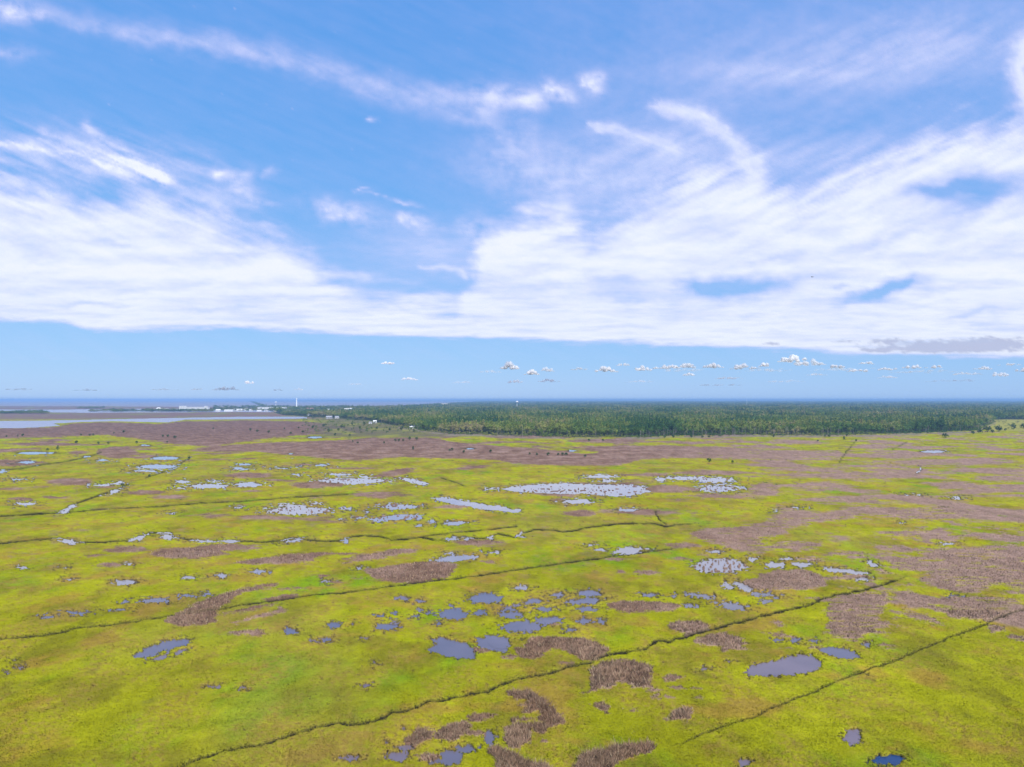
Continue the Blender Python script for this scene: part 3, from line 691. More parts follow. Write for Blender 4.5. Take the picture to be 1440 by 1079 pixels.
Xf, Yf, Zf, Vf, Uf = X.ravel(), Y.ravel(), Z.ravel(), V.ravel(), U.ravel()
Cf = C.reshape(-1, 3); RF = reedF.ravel(); RH = reedH.ravel(); RI = reedId.ravel(); PF = pondF.ravel(); DF = ditF.ravel(); BF = broadF.ravel(); FM = forestM.ravel()
inwin = (Uf > -190) & (Uf < 1630)

def reed_mesh(mask, seed, dens):
    ids = np.nonzero(mask)[0]
    rng = np.random.default_rng(seed)
    rep = dens(Vf[ids]); k = np.floor(rep + rng.uniform(0, 1, len(ids))).astype(int)
    ids = np.repeat(ids, k)
    if len(ids) == 0: return None
    Yi = Yf[ids]; step_y = np.abs(Yi * Yi / (F * CAM_H)) * 1.05; step_x = Yi / F * 1.7
    px = Xf[ids] + rng.uniform(-0.7, 0.7, len(ids)) * step_x; py = Yi + rng.uniform(-0.7, 0.7, len(ids)) * step_y
    hgt = np.maximum(RH[ids], 0.35) * np.clip(0.30 + RF[ids] * 0.40, 0.30, 1.0) * rng.uniform(0.75, 1.15, len(ids))
    hgt = hgt * (0.70 + 0.45 * noise(px / 1.7, py / 1.7, 5)) * np.interp(Vf[ids], [640, 850, 950], [0.40, 0.55, 0.75])
    w = np.clip(Yi / F * 0.95, 0.10, 1.4) * rng.uniform(0.7, 1.3, len(ids))
    base = mix(np.broadcast_to(np.array([0.165, 0.102, 0.066]), (len(ids), 3)), np.array([0.24, 0.165, 0.115]), np.clip(0.5 + 0.8 * fbm(px / 12, py / 14, 3, 7), 0, 1))
    base = base * (1 + 0.55 * fbm(px / (0.012 * Yi), np.log(Yi) * 130, 3, 9))[:, None]
    base = mix(base, np.array([0.215, 0.142, 0.098]), sstep(Uf[ids], 900, 1200) * 0.8)
    base = base * (0.95 + 0.5 * fbm(px / 5, py / 7, 4, 19))[:, None]
    pale = rng.uniform(0, 1, len(ids)) < 0.06 + 0.22 * (RF[ids] < 0.6)
    base = np.where(pale[:, None], np.array([0.30, 0.24, 0.16]), base)
    dark = rng.uniform(0, 1, len(ids)) < 0.07
    base = np.where(dark[:, None], np.array([0.085, 0.055, 0.04]), base)
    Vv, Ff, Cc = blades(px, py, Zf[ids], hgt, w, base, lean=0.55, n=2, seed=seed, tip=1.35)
    m = new_mesh("reeds", Vv, Ff); color_attr(m, "col", Cc); return m

def dens(v):
    return np.interp(v, [600, 640, 700, 780, 880, 1000, 1100], [0.10, 0.25, 0.5, 0.8, 1.1, 1.6, 1.8])

okreed = (RF > 0) & (PF < 0.1) & (DF < 0) & (BF < 0) & inwin & (Vf < 1260)
for k, (s, h, lab) in enumerate(reeds_named):
    m = reed_mesh(okreed & (RI == k), 100 + k, dens)
    if m: add("reed_bed", m, M_reed, label=lab, category="reed bed", group="beds of dry brown reeds on the marsh")
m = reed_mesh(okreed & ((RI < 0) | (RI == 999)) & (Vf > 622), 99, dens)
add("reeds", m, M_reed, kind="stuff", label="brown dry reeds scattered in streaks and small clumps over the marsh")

# grass tufts on the nearer marsh
okg = (RF < 0.2) & (PF < -0.2) & (DF < 0.6) & (FM < 0.5) & (BF < 0) & (Vf > 690) & (Vf < 1260) & inwin
ids = np.nonzero(okg)[0]
pr = np.interp(Vf[ids], [690, 800, 950, 1100, 1120], [0.15, 0.4, 0.7, 0.85, 1.0])
ids = ids[RNG.uniform(0, 1, len(ids)) < pr]
Yi = Yf[ids]
px = Xf[ids] + RNG.uniform(-1, 1, len(ids)) * Yi / F * 1.7; py = Yi + RNG.uniform(-1, 1, len(ids)) * Yi * Yi / (F * CAM_H)
hg = 0.18 * RNG.uniform(0.5, 1.3, len(ids)) * (1 + 0.5 * noise(px / 5, py / 5, 8))
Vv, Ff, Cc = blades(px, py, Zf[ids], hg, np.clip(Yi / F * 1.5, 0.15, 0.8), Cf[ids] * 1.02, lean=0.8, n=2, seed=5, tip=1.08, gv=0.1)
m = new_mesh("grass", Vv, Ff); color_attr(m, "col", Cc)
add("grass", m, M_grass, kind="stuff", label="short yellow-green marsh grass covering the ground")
# dark overhanging sedge along the ditches
idd = np.nonzero((DF > -1.4) & (DF < 0.15) & (Vf > 640) & inwin & (Vf < 1260))[0]
k = np.repeat(idd, np.where((Vf[idd] > 850) & (RNG.uniform(0, 1, len(idd)) < 0.4), 1, (RNG.uniform(0, 1, len(idd)) < 0.3).astype(int)))
Yi = Yf[k]
px = Xf[k] + RNG.uniform(-1, 1, len(k)) * Yi / F; py = Yi + RNG.uniform(-1, 1, len(k)) * Yi * Yi / (F * CAM_H) * 0.6
hg = 0.28 * RNG.uniform(0.5, 1.5, len(k))
cs = np.where(RNG.uniform(0, 1, (len(k), 1)) < 0.55, np.array([[0.045, 0.05, 0.014]]), np.array([[0.12, 0.10, 0.04]]))
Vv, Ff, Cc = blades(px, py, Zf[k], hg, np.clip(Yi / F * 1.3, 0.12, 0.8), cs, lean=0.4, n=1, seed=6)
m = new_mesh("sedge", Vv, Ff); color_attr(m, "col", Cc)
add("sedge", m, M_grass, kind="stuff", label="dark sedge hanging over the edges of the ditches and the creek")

# ------------------------------------------------------------------ trees
def leaf_cloud(name, blobs, n, leaf, seed, squash=0.8):
    """blobs: (x, y, z, rx, rz). n leaf clumps (one bent quad each) near the surfaces of the blobs"""
    rng = np.random.default_rng(seed); b = np.array(blobs, float); wts = b[:, 3] * b[:, 4]; wts /= wts.sum()
    k = rng.choice(len(b), n, p=wts)
    d = rng.normal(size=(n, 3)); d /= np.linalg.norm(d, axis=1)[:, None]; d[:, 2] = np.where(rng.uniform(size=n) < 0.7, np.abs(d[:, 2]), d[:, 2])
    rr = rng.uniform(0.72, 1.08, n)[:, None]
    c0 = b[k][:, :3] + d * rr * np.stack([b[k][:, 3], b[k][:, 3], b[k][:, 4]], -1)
    nrm = d + rng.normal(0, 0.45, (n, 3)); nrm /= np.linalg.norm(nrm, axis=1)[:, None]
    t = np.cross(nrm, rng.normal(size=(n, 3))); t /= np.linalg.norm(t, axis=1)[:, None]; s = np.cross(nrm, t)
    L = (leaf * rng.uniform(0.6, 1.4, n))[:, None]
    q = np.stack([c0 - t * L, c0 - s * L * 0.7, c0 + t * L, c0 + s * L * 0.7], 1).reshape(-1, 3)
    m = new_mesh(name, q, np.arange(n * 4).reshape(-1, 4))
    g = np.repeat(rng.uniform(0.65, 1.45, n), 4)
    tint = np.repeat(rng.uniform(0.9, 1.15, n), 4)
    color_attr(m, "col", np.stack([g * tint, g, g * 0.95], -1))
    return m

def broad_crown(seed, H=17.0, R=4.6, n=150):
    r = random.Random(seed); bl = [(0, 0, H * 0.66, R, H * 0.30)]
    for i in range(5):
        a = r.uniform(0, 6.28); q = r.uniform(0.4, 0.75) * R
        bl.append((q * math.cos(a), q * math.sin(a), H * r.uniform(0.42, 0.8), R * r.uniform(0.4, 0.6), H * r.uniform(0.12, 0.18)))
    return leaf_cloud("crown", bl, n, 0.85, seed)

def pine_crown(seed, H=21.0, R=3.0, n=130):
    r = random.Random(seed); bl = []
    for i in range(6):
        f = i / 5; a = r.uniform(0, 6.28)
        rad = R * (1.0 - 0.65 * f) * r.uniform(0.75, 1.05)
        bl.append((r.uniform(-1, 1) * 0.5, r.uniform(-1, 1) * 0.5, H * (0.50 + 0.46 * f), rad, H * 0.06))
    return leaf_cloud("crown", bl, n, 0.75, seed)

def trunk_mesh(H, r=0.3, bare=False, seed=0):
    b = MB(); rn = random.Random(seed)
    b.tube((0, 0, -0.5), (0.1, 0, H * 0.5), r, r * 0.65, 6); b.tube((0.1, 0, H * 0.5), (0.2, 0.1, H), r * 0.65, r * 0.2, 6)
    for i in range(9 if bare else 5):
        a = rn.uniform(0, 6.28); z = H * rn.uniform(0.35, 0.92); L = H * rn.uniform(0.10, 0.22)
        b.tube((0.1, 0, z), (L * math.cos(a), L * math.sin(a), z + L * rn.uniform(0.5, 1.1)), r * 0.32, r * 0.08, 4, cap=False)
    return b.mesh("trunk")

crownsA = [broad_crown(s) for s in (1, 2, 3)] + [pine_crown(s) for s in (4, 5)]
trunksA = [trunk_mesh(13, 0.32, seed=s) for s in (1, 2, 3)] + [trunk_mesh(19, 0.30, seed=s) for s in (4, 5)]
dead = [trunk_mesh(15, 0.26, True, s) for s in (11, 12, 13)]
for m in crownsA: m.materials.append(M_leaf)
for m in trunksA: m.materials.append(M_bark)
for m in dead: m.materials.append(M_dead)

def tree(name, x, y, crown, trunk, s, rz, label, group, cat="tree", sz=None):
    r = add(name, None, loc=(x, y, 0), rz=rz, label=label, category=cat, group=group)
    r.scale = (s, s, sz or s)
    if trunk is not None: add("trunk", trunk, parent=r)
    cr = add("crown", crown, parent=r) if crown is not None else None
    return r, cr

crown_objs = {}
fu = np.sort(RNG.uniform(560, 1392, 285))
rn = random.Random(5)
for i, u in enumerate(fu):
    fv = float(np.interp(u, forest_front[:, 0], forest_front[:, 1])) + rn.uniform(-2.6, 0.4)
    x, y = ground(u, fv); k = rn.choice([0, 1, 2, 0, 1, 2, 3, 4])
    s = rn.uniform(0.5, 1.0)
    if k < 3: nm, lab = "leafy_tree", "rounded green tree in the front row of the forest facing the marsh"
    else: nm, lab = "pine_tree", "narrow pine tree in the front row of the forest facing the marsh"
    seg = "left end by white cottages" if u < 680 else "below the globe water tower" if u < 860 else "middle among grey trunks" if u < 1150 else "right end"
    lab = ("rounded green tree" if k < 3 else "narrow pine tree") + " in the front row of the forest, " + seg
    r, cr = tree(nm, float(x), float(y), crownsA[k], trunksA[k], s, rn.uniform(0, 6.28), lab, ("leafy trees of the forest front, " if k < 3 else "pines of the forest front, ") + seg, sz=s * rn.uniform(0.85, 1.12))
    crown_objs.setdefault(k, cr)
for i in range(120):
    u = rn.choice([rn.uniform(520, 1380), rn.uniform(900, 1180)])
    fv = float(np.interp(u, forest_front[:, 0], forest_front[:, 1])) + rn.uniform(-0.8, 2.2)
    x, y = ground(u, fv)
    s = rn.uniform(0.5, 1.05)
    seg = "left part, towards the cottages" if u < 860 else "middle part" if u < 1150 else "right part"
    r = add("dead_tree", None, loc=(float(x), float(y), 0), rz=rn.uniform(0, 6), label="bare grey dead tree at the marsh edge of the forest, " + seg, category="dead tree", group="dead trees along the forest edge, " + seg)
    r.scale = (s, s, s)
    add("trunk", dead[i % 3], parent=r)

# the mass of the forest behind: points carrying instances of the same crowns
def forest_points():
    xs, ys, ss, hs_, ks = [], [], [], [], []
    rng = np.random.default_rng(77)
    y = 1010.0
    while y < 29000:
        sp = 7.5 * max(1.0, y / 1400.0)
        half = y * 0.80
        n = int(2 * half / sp)
        x = np.linspace(-half, half, n) + rng.uniform(-0.9, 0.9, n) * sp
        yy = y + rng.uniform(-0.6, 0.6, n) * sp
        u, v = image(x, yy, 0.0)
        fv = np.interp(u, forest_front[:, 0], forest_front[:, 1]) - 1.0 + fbm(u / 30, u * 0, 3, 81) * 1.0
        bv = np.interp(u, forest_back[:, 0], forest_back[:, 1])
        ok = (v < fv) & (v > bv)
        cl = fbm(x / 420.0, yy / 500.0, 3, 83)
        ok &= cl < 0.5
        # copses on the far marsh to the left
        cops = ((u > -300) & (u < 68) & (v > 580.3) & (v < 582.2)) | ((u > 108) & (u < 146) & (v > 574.0) & (v < 574.8)) | ((u > 158) & (u < 174) & (v > 577.4) & (v < 579.4)) | \
               ((u > 203) & (u < 300) & (v > 577.2) & (v < 579.2)) | ((u > 124) & (u < 206) & (v > 578.2) & (v < 579.2) & (noise(u / 6, v, 3) > -0.1)) | \
               ((u > 395) & (u < 500) & (v > 577) & (v < 583.5)) | ((u > 300) & (u < 500) & (v > 571.5) & (v < 578.5) & (noise(u / 5, v, 4) > 0.2))
        ok |= cops
        low = ~ok & (((u > 425) & (u < 640) & (v > 584) & (v < 611) & (rng.uniform(size=len(u)) < 0.16 * (noise(u / 9, v / 3, 14) > -0.1))) |
                      ((u > 560) & (u < 1400) & (v > fv) & (v < fv + 3.2) & (rng.uniform(size=len(u)) < 0.7)) |
                      ((u > 1392) & (v > 589) & (v < 607) & (rng.uniform(size=len(u)) < 0.06)))
        ok |= low
        x, yy, v_, c_ = x[ok], yy[ok], v[ok], cops[ok]
        n = len(x)
        sxy = (sp / 7.5) * rng.uniform(0.8, 1.15, n) * np.where(low[ok], 0.5, 1.0)
        szz = rng.uniform(0.55, 1.18, n) * (1 + 0.5 * fbm(x / 110, yy / 140, 3, 15)) * np.where(low[ok], rng.uniform(0.15, 0.38, n), np.where(c_, 0.6, 1.0))
        xs.append(x); ys.append(yy); ss.append(sxy); hs_.append(szz)
        ks.append(rng.choice(5, n, p=[0.22, 0.22, 0.2, 0.18, 0.18]))
        y += sp * 0.9
    return [np.concatenate(a) for a in (xs, ys, ss, hs_, ks)]

fx, fy, fs, fh, fk = forest_points()
print("forest trees", len(fx))
m = bpy.data.meshes.new("forest")
m.vertices.add(len(fx)); m.vertices.foreach_set("co", np.stack([fx, fy, fx * 0], -1).astype(np.float32).ravel())
a = m.attributes.new("size", 'FLOAT_VECTOR', 'POINT'); a.data.foreach_set("vector", np.stack([fs, fs, fh * 0.9], -1).astype(np.float32).ravel())
a = m.attributes.new("turn", 'FLOAT_VECTOR', 'POINT'); a.data.foreach_set("vector", np.stack([fx * 0, fx * 0, RNG.uniform(0, 6.28, len(fx))], -1).astype(np.float32).ravel())
a = m.attributes.new("kind_of_tree", 'INT', 'POINT'); a.data.foreach_set("value", fk.astype(np.int32))
fo = add("forest", m, None, kind="stuff", label="broad dark green forest stretching to the horizon behind the marsh")
ng = bpy.data.node_groups.new("forest_trees", 'GeometryNodeTree')
ng.interface.new_socket("Geometry", in_out='INPUT', socket_type='NodeSocketGeometry')
ng.interface.new_socket("Geometry", in_out='OUTPUT', socket_type='NodeSocketGeometry')
gi = ng.nodes.new('NodeGroupInput'); go = ng.nodes.new('NodeGroupOutput')
iop = ng.nodes.new('GeometryNodeInstanceOnPoints')
m2p = ng.nodes.new('GeometryNodeMeshToPoints')
jn = ng.nodes.new('GeometryNodeJoinGeometry')
for k in (4, 3, 2, 1, 0):
    oi = ng.nodes.new('GeometryNodeObjectInfo'); oi.transform_space = 'ORIGINAL'
    oi.inputs['Object'].default_value = crown_objs[k]; oi.inputs['As Instance'].default_value = True
    ng.links.new(oi.outputs['Geometry'], jn.inputs[0])
def named(nm, ty):
    n = ng.nodes.new('GeometryNodeInputNamedAttribute'); n.data_type = ty; n.inputs['Name'].default_value = nm
    return n.outputs['Attribute']
ng.links.new(gi.outputs[0], m2p.inputs[0]); ng.links.new(m2p.outputs[0], iop.inputs['Points'])
ng.links.new(jn.outputs[0], iop.inputs['Instance']); iop.inputs['Pick Instance'].default_value = True
ng.links.new(named("kind_of_tree", 'INT'), iop.inputs['Instance Index'])
ng.links.new(named("turn", 'FLOAT_VECTOR'), iop.inputs['Rotation'])
ng.links.new(named("size", 'FLOAT_VECTOR'), iop.inputs['Scale'])
ng.links.new(iop.outputs[0], go.inputs[0])
md = fo.modifiers.new("trees", 'NODES'); md.node_group = ng

# shrubs and small trees dotted over the marsh
shrubM = [leaf_cloud("crown", [(0, 0, 2.2, 1.5, 1.9), (0.5, 0.3, 1.5, 1.5, 1.3), (-0.6, -0.2, 1.7, 1.2, 1.5)], 110, 0.42, s) for s in (31, 32, 33)]
cedarM = [leaf_cloud("crown", [(0, 0, 1.2, 1.5, 1.2), (0, 0, 2.4, 1.15, 1.3), (0.1, 0, 3.7, 0.65, 1.3)], 110, 0.38, s) for s in (41, 42)]
stemM = MB(); stemM.tube((0, 0, -0.3), (0.1, 0, 2.6), 0.16, 0.06, 6); stemM = stemM.mesh("trunk"); stemM.materials.append(M_bark)
for m in shrubM + cedarM: m.materials.append(M_shrub)
brown_g = "shrubs dotted over the brown marsh below the inlet"
green_g = "shrubs dotted over the mixed marsh left of the forest"
mid_g = "dark shrubs on the brown strip in the middle distance"
edge_g = "bushes along the grass in front of the forest"
shr = [ # u, v(base), height px, label or group
 (81,633,6.5,"largest dark conical tree on the left green marsh, above the slanting ditch"), (107,624,4.5,"round dark bush above the left green marsh, right of the conical tree"), (138,625,4,"left of two small bushes at the edge of the left brown field"), (152,625,4,"right of two small bushes at the edge of the left brown field"), (67,634,4,"small bush just left of the conical tree on the left marsh"),
 (266,646,4,"lone small tree at the upper end of the long slanting ditch"), (172,684,5,"dark bush overhanging the middle of the slanting ditch"), (210,671,4,"small bush at the bend where the slanting ditch fades"), (174,609,4,"lone dark tree in the middle of the left brown field"), (160,610,2.5,None,brown_g),
 (114,613,3,None,brown_g), (126,613,3,None,brown_g), (131,613,3.5,None,brown_g), (9,615,3,None,brown_g), (32,614,4,None,brown_g), (25,614,3,None,brown_g), (246,617,4.5,None,brown_g), (235,623,3,None,brown_g), (229,615,4,None,brown_g), (236,615,4,None,brown_g), (192,624,4,"small bush where the left brown field meets bright grass"),
 (352,606,4,None,brown_g), (362,608,4,None,brown_g), (378,609,4,None,brown_g), (300,604,3,None,brown_g),
 (409,611,4,None,green_g), (440,603,4.5,None,green_g), (462,608,5,None,green_g), (426,609,4,None,green_g), (420,603,3,None,green_g), (400,604,3,None,green_g), (480,602,4.5,None,green_g), (476,606,4,None,green_g), (484,602,4,None,green_g), (506,603,4,None,green_g), (512,598,4.5,None,green_g), (492,614,4,None,green_g), (471,613,4,None,green_g), (565,605,5,None,green_g), (600,606,5,None,green_g), (530,604,4,None,green_g), (548,606,4,None,green_g), (582,608,4.5,None,green_g), (455,600,4,None,green_g), (495,598,4,None,green_g),
 (581,633,6,"dark conical tree on the brown strip, tallest in the middle distance"), (540,624,3.5,None,mid_g), (556,621,4,None,mid_g), (561,621,4,None,mid_g), (567,621,4,None,mid_g), (576,619,5,None,mid_g), (586,619,4.5,None,mid_g), (503,624,3,None,mid_g), (496,622,3,None,mid_g), (636,634,4.5,None,mid_g), (652,637,4,None,mid_g), (690,637,5,None,mid_g), (632,635,3.5,None,mid_g),
 (755,641,4.5,None,mid_g), (771,641,5,None,mid_g), (791,641,5,None,mid_g), (796,641,5,None,mid_g), (785,641,4,None,mid_g), (823,643,4,None,mid_g), (745,640,4,None,mid_g),
 (997,650,6,"round green bush alone in bright grass right of the long brown strip"), (1030,652,5,"smaller green bush right of the round green bush in bright grass"),
 (848,621,4,None,edge_g), (828,621,4,None,edge_g), (935,616,4,None,edge_g), (947,616,5,None,edge_g), (972,616,4,None,edge_g), (988,616,4,None,edge_g), (997,616,4,None,edge_g), (1088,615,4,None,edge_g), (1160,615,4,None,edge_g), (1166,615,4,None,edge_g), (1191,614,4,None,edge_g), (1204,621,3.5,None,edge_g), (1150,621,3,None,edge_g),
 (1187,619,6,"dark upright bush at the forest edge beside the straight green track"), (1329,616,7,"broad dark bush alone in the grass before the right end of the forest"),
 (1378,610,7,None,edge_g), (1368,611,5,None,edge_g), (1389,608,9,"broad bush at the right corner of the forest front"), (1405,607,8,"wide dark bush right of the forest corner"), (1425,604,8,"round dark bush near the right edge beyond the forest corner"), (1439,603,8,"dark bush cut by the right edge of the picture"), (1396,609,5,None,edge_g), (1414,606,4,None,edge_g),
]
for i, t in enumerate(shr):
    u, v, hp, lab = t[:4]
    x, y = ground(u, v); hm = hp * float(y) / F
    ced = hp >= 5 and lab and ("conical" in lab or "upright" in lab)
    cm = cedarM[i % 2] if ced else shrubM[i % 3]
    s = hm / (5.0 if ced else 4.1)
    name = "cedar_tree" if ced else "shrub"
    wide = 1.5 if (lab and ("broad" in lab or "wide" in lab)) else rn.uniform(0.95, 1.25)
    o = add(name, None, loc=(float(x), float(y), 0), rz=rn.uniform(0, 6), label=lab or {brown_g: "tiny dark shrub dotting the brown marsh below the inlet on the left", green_g: "small dark bush on the mixed marsh left of the forest front", mid_g: "dark shrub on the brown strip in the middle distance", edge_g: "low bush in the grass close to the foot of the forest"}[t[4]], category="tree" if ced else "shrub")
    if len(t) > 4: o["group"] = t[4]
    o.scale = (s * wide, s * wide, s)
    add("crown", cm, parent=o); add("trunk", stemM, parent=o)

# ------------------------------------------------------------------ town, towers
def place(u, v): x, y = ground(u, v); return float(x), float(y)

def house(u, v, wpx, hpx, label, wall=M_white, roof=M_greyroof, rz=0.0, depth=None, flat=False, cat="house", name="house", group=None, nwin=3, roof_frac=0.4):
    x, y = place(u, v); s = y / F
    W, Hh = wpx * s, hpx * s; Dp = depth or min(W, 14 + 0 * W)
    o = add(name, None, loc=(x, y, 0), rz=rz, label=label, category=cat)
    if group: o["group"] = group
    wh = Hh * (1 - roof_frac) if not flat else Hh * 0.9
    b = MB(); b.box(-W / 2, W / 2, -Dp / 2, Dp / 2, -0.5, wh); add("wall", b.mesh("wall"), wall, parent=o)
    b = MB()
    if flat: b.box(-W / 2 - .4, W / 2 + .4, -Dp / 2 - .4, Dp / 2 + .4, wh + 0.003, Hh)
    else: b.gable(-W / 2, W / 2, -Dp / 2, Dp / 2, wh + 0.003, Hh)
    add("roof", b.mesh("roof"), roof, parent=o)
    rows = max(1, int(wh / 5)); ww = min(2.2, W / (nwin * 2.2)); b = MB(); b.box(-ww / 2, ww / 2, -0.06, 0.06, 0, 1.5)
    wm = b.mesh("window"); wm.materials.append(M_glass)
    for r in range(rows):
        for k in range(nwin):
            add("window", wm, parent=o, loc=(-W / 2 + (k + 0.5) * W / nwin, -Dp / 2 - 0.01, wh * (r + 0.45) / rows))
    b = MB(); b.box(-0.55, 0.55, -0.05, 0.05, 0, 2.1); add("door", b.mesh("door"), M_brownroof, parent=o, loc=(W * 0.5 / nwin * 0.0 + W * 0.08, -Dp / 2 - 0.02, 0))
    return o

house(277, 577.8, 33, 5.2, "long white waterfront block behind the dark copse on the far marsh", flat=True, roof=M_whiteroof, cat="building", name="waterfront_building", nwin=12, depth=22)
house(257, 577.8, 8, 6.8, "taller white block at the left end of the long waterfront block", flat=True, roof=M_whiteroof, cat="building", name="waterfront_building", nwin=3, depth=20)
house(290, 577.5, 4, 6.2, "narrow white stair block at the right end of the long waterfront block", flat=True, roof=M_whiteroof, cat="building", name="waterfront_building", nwin=2, depth=14)
b = MB(); x, y = place(223, 577.5); R = 3.4 * y / F
o = add("domed_hall", None, loc=(x, y, 0), label="white domed hall left of the waterfront blocks, above the copse", category="building")
b.lathe([(R, -0.5), (R, R * 0.55)], 20); add("wall", b.mesh("wall"), M_white, parent=o)
b = MB(); b.lathe([(R * 1.03 * math.cos(t), R * 0.555 + R * 0.75 * math.sin(t)) for t in np.linspace(0, 1.55, 7)], 20); add("roof", b.mesh("roof", True), M_whiteroof, parent=o)
house(232, 577.4, 9, 2.9, "low white shed beside the white domed hall", flat=True, roof=M_whiteroof, cat="shed", name="shed")
house(307, 578.6, 6, 3.0, "first white shed right of the dark copse", roof=M_whiteroof, cat="shed", name="shed")
house(322, 578.8, 12, 2.6, "wide white shed in the middle of the sheds right of the copse", roof=M_whiteroof, cat="shed", name="shed")
house(335, 578.0, 12, 2.8, "white shed nearest the long warehouse on its left", roof=M_whiteroof, cat="shed", name="shed")
house(383, 577.0, 38, 4.2, "longest white flat warehouse left of the slender tower", flat=True, roof=M_whiteroof, cat="warehouse", name="warehouse", nwin=10, depth=40)
house(398, 579.3, 26, 2.6, "low tan building in front of the long white warehouse", wall=M_tan, roof=M_tan, flat=True, cat="building", name="storage_building", nwin=6)
house(436, 577.2, 9, 3.4, "reddish flat building right of the slender tower", wall=M_pink, roof=M_pink, flat=True, cat="building", name="brick_building")
tg = "small white houses of the far town"
for (u, v, w, h) in [(347,577.5,5,2.6),(353,578.2,4,2.2),(410,578.2,4,2.6),(424,577.2,3,2.4),(446,576.2,5,3.4),(457,576.0,5,3.2),(468,575.4,4,2.6),(476,575.6,5,3.4),(482,576.8,5,3),(487,577.8,6,3.4),(493,577.2,4,3),(500,576.6,7,3),(508,575.8,4,2.6),(516,575.4,4,2.4),(365,578.9,6,2.2),(374,578.6,4,2.4),(405,576.6,6,2.2),(428,578.8,5,2.2),(441,578.4,4,2.4),(450,578.0,5,2.6),(463,577.6,4,2.4),(472,577.9,5,2.6),(511,577.6,5,2.6),(522,577.0,4,2.4),(534,577.4,4,2.4),(556,575.8,5,2.4),(566,574.8,4,2.4),(345,576.4,6,2.0),(548,575.2,4,3.2),(541,576.0,4,2.4),(530,575.6,5,2.2)]:
    house(u, v, w, h, "tiny white gabled house among the trees of the far town", roof=rn.choice([M_greyroof, M_whiteroof, M_whiteroof, M_brownroof]), rz=rn.uniform(-0.5, 0.5), group=tg, nwin=2)
house(436, 585.0, 5, 3.2, "white house alone in the trees below the slender tower", roof=M_whiteroof)
house(455, 584.0, 4, 2.8, "small white house right of the one below the slender tower", roof=M_whiteroof)
house(463, 589.0, 8, 4.0, "grey barn-like house beside the left tip of the forest", wall=M_greyroof, roof=M_greyroof, cat="barn", name="barn")
house(474, 588.4, 5, 3.2, "pale house just right of the grey barn", roof=M_greyroof)
house(527, 595.0, 4.5, 3.8, "white house in the clearing at the forest's left front", roof=M_whiteroof, rz=0.3)
house(521, 596.0, 4.0, 2.8, "low pale house left of the white one in the clearing", roof=M_greyroof)
house(566, 594.8, 6, 4.4, "white house with a pale roof standing among bare trees", roof=M_whiteroof, rz=-0.2)
house(581, 600.2, 4.0, 3.2, "rear white cottage of the group at the forest foot", roof=M_whiteroof)
house(587, 600.6, 4.5, 3.2, "right-hand cottage with grey roof in the group at the forest foot", roof=M_greyroof, rz=0.4)
house(580, 602.6, 4.0, 3.4, "front white cottage of the group at the forest foot", roof=M_whiteroof, rz=-0.3)
house(577, 602.2, 2.5, 2.4, "little white shed beside the front cottage at the forest foot", roof=M_whiteroof, cat="shed", name="shed")
house(625, 571.0, 9, 3.6, "pale tan building above the forest canopy left of the water tower", wall=M_tan, roof=M_whiteroof, flat=True, cat="building", name="storage_building", nwin=5)

# slender tower
x, y = place(417, 575.5); s = y / F; top = 60 + 1.5 * s
o = add("slender_tower", None, loc=(x, y, 0), label="tall slender white tower rising above the far town and the horizon", category="tower")
b = MB(); b.lathe([(1.05 * s, -0.5), (0.9 * s, 4), (0.62 * s, top * 0.8), (0.55 * s, top * 0.93)], 12); add("shaft", b.mesh("shaft"), M_metal, parent=o)
b = MB(); b.lathe([(0.2, top * 0.93), (0.95 * s, top * 0.94), (0.95 * s, top * 0.985), (0.3 * s, top)], 12); add("cap", b.mesh("cap"), M_metal, parent=o)
b = MB(); b.tube((0, 0, top), (0, 0, top + 2.2), 0.5, 0.15, 6); add("mast", b.mesh("mast"), M_metal, parent=o)

def water_tower(u, vtop, dist, rpx, label):
    x = (u - CU) / F * dist; s = dist / F; R = rpx * s; top = CAM_H - (vtop - VH) * s; zc = top - R * 0.8
    o = add("water_tower", None, loc=(x, dist, 0), label=label, category="water tower")
    b = MB(); b.lathe([(R * math.cos(t), zc + R * 0.8 * math.sin(t)) for t in np.linspace(-1.5, 1.56, 12)], 18); add("tank", b.mesh("tank", True), M_white, parent=o)
    b = MB(); b.lathe([(R * 0.42, -0.5), (R * 0.24, 8), (R * 0.22, zc - R * 0.8), (R * 0.4, zc - R * 0.62)], 12); add("pedestal", b.mesh("pedestal"), M_white, parent=o)
    b = MB(); b.lathe([(R * 1.01, zc - 0.5), (R * 1.08, zc - 0.5), (R * 1.08, zc + 0.6), (R * 1.01, zc + 0.6)], 18); add("catwalk", b.mesh("catwalk"), M_metal, parent=o)
water_tower(727, 564.0, 4200, 1.9, "white globe water tower standing above the forest in the middle of the horizon")
water_tower(388, 564.8, 6800, 1.5, "small white water tower on the horizon left of the slender tower")
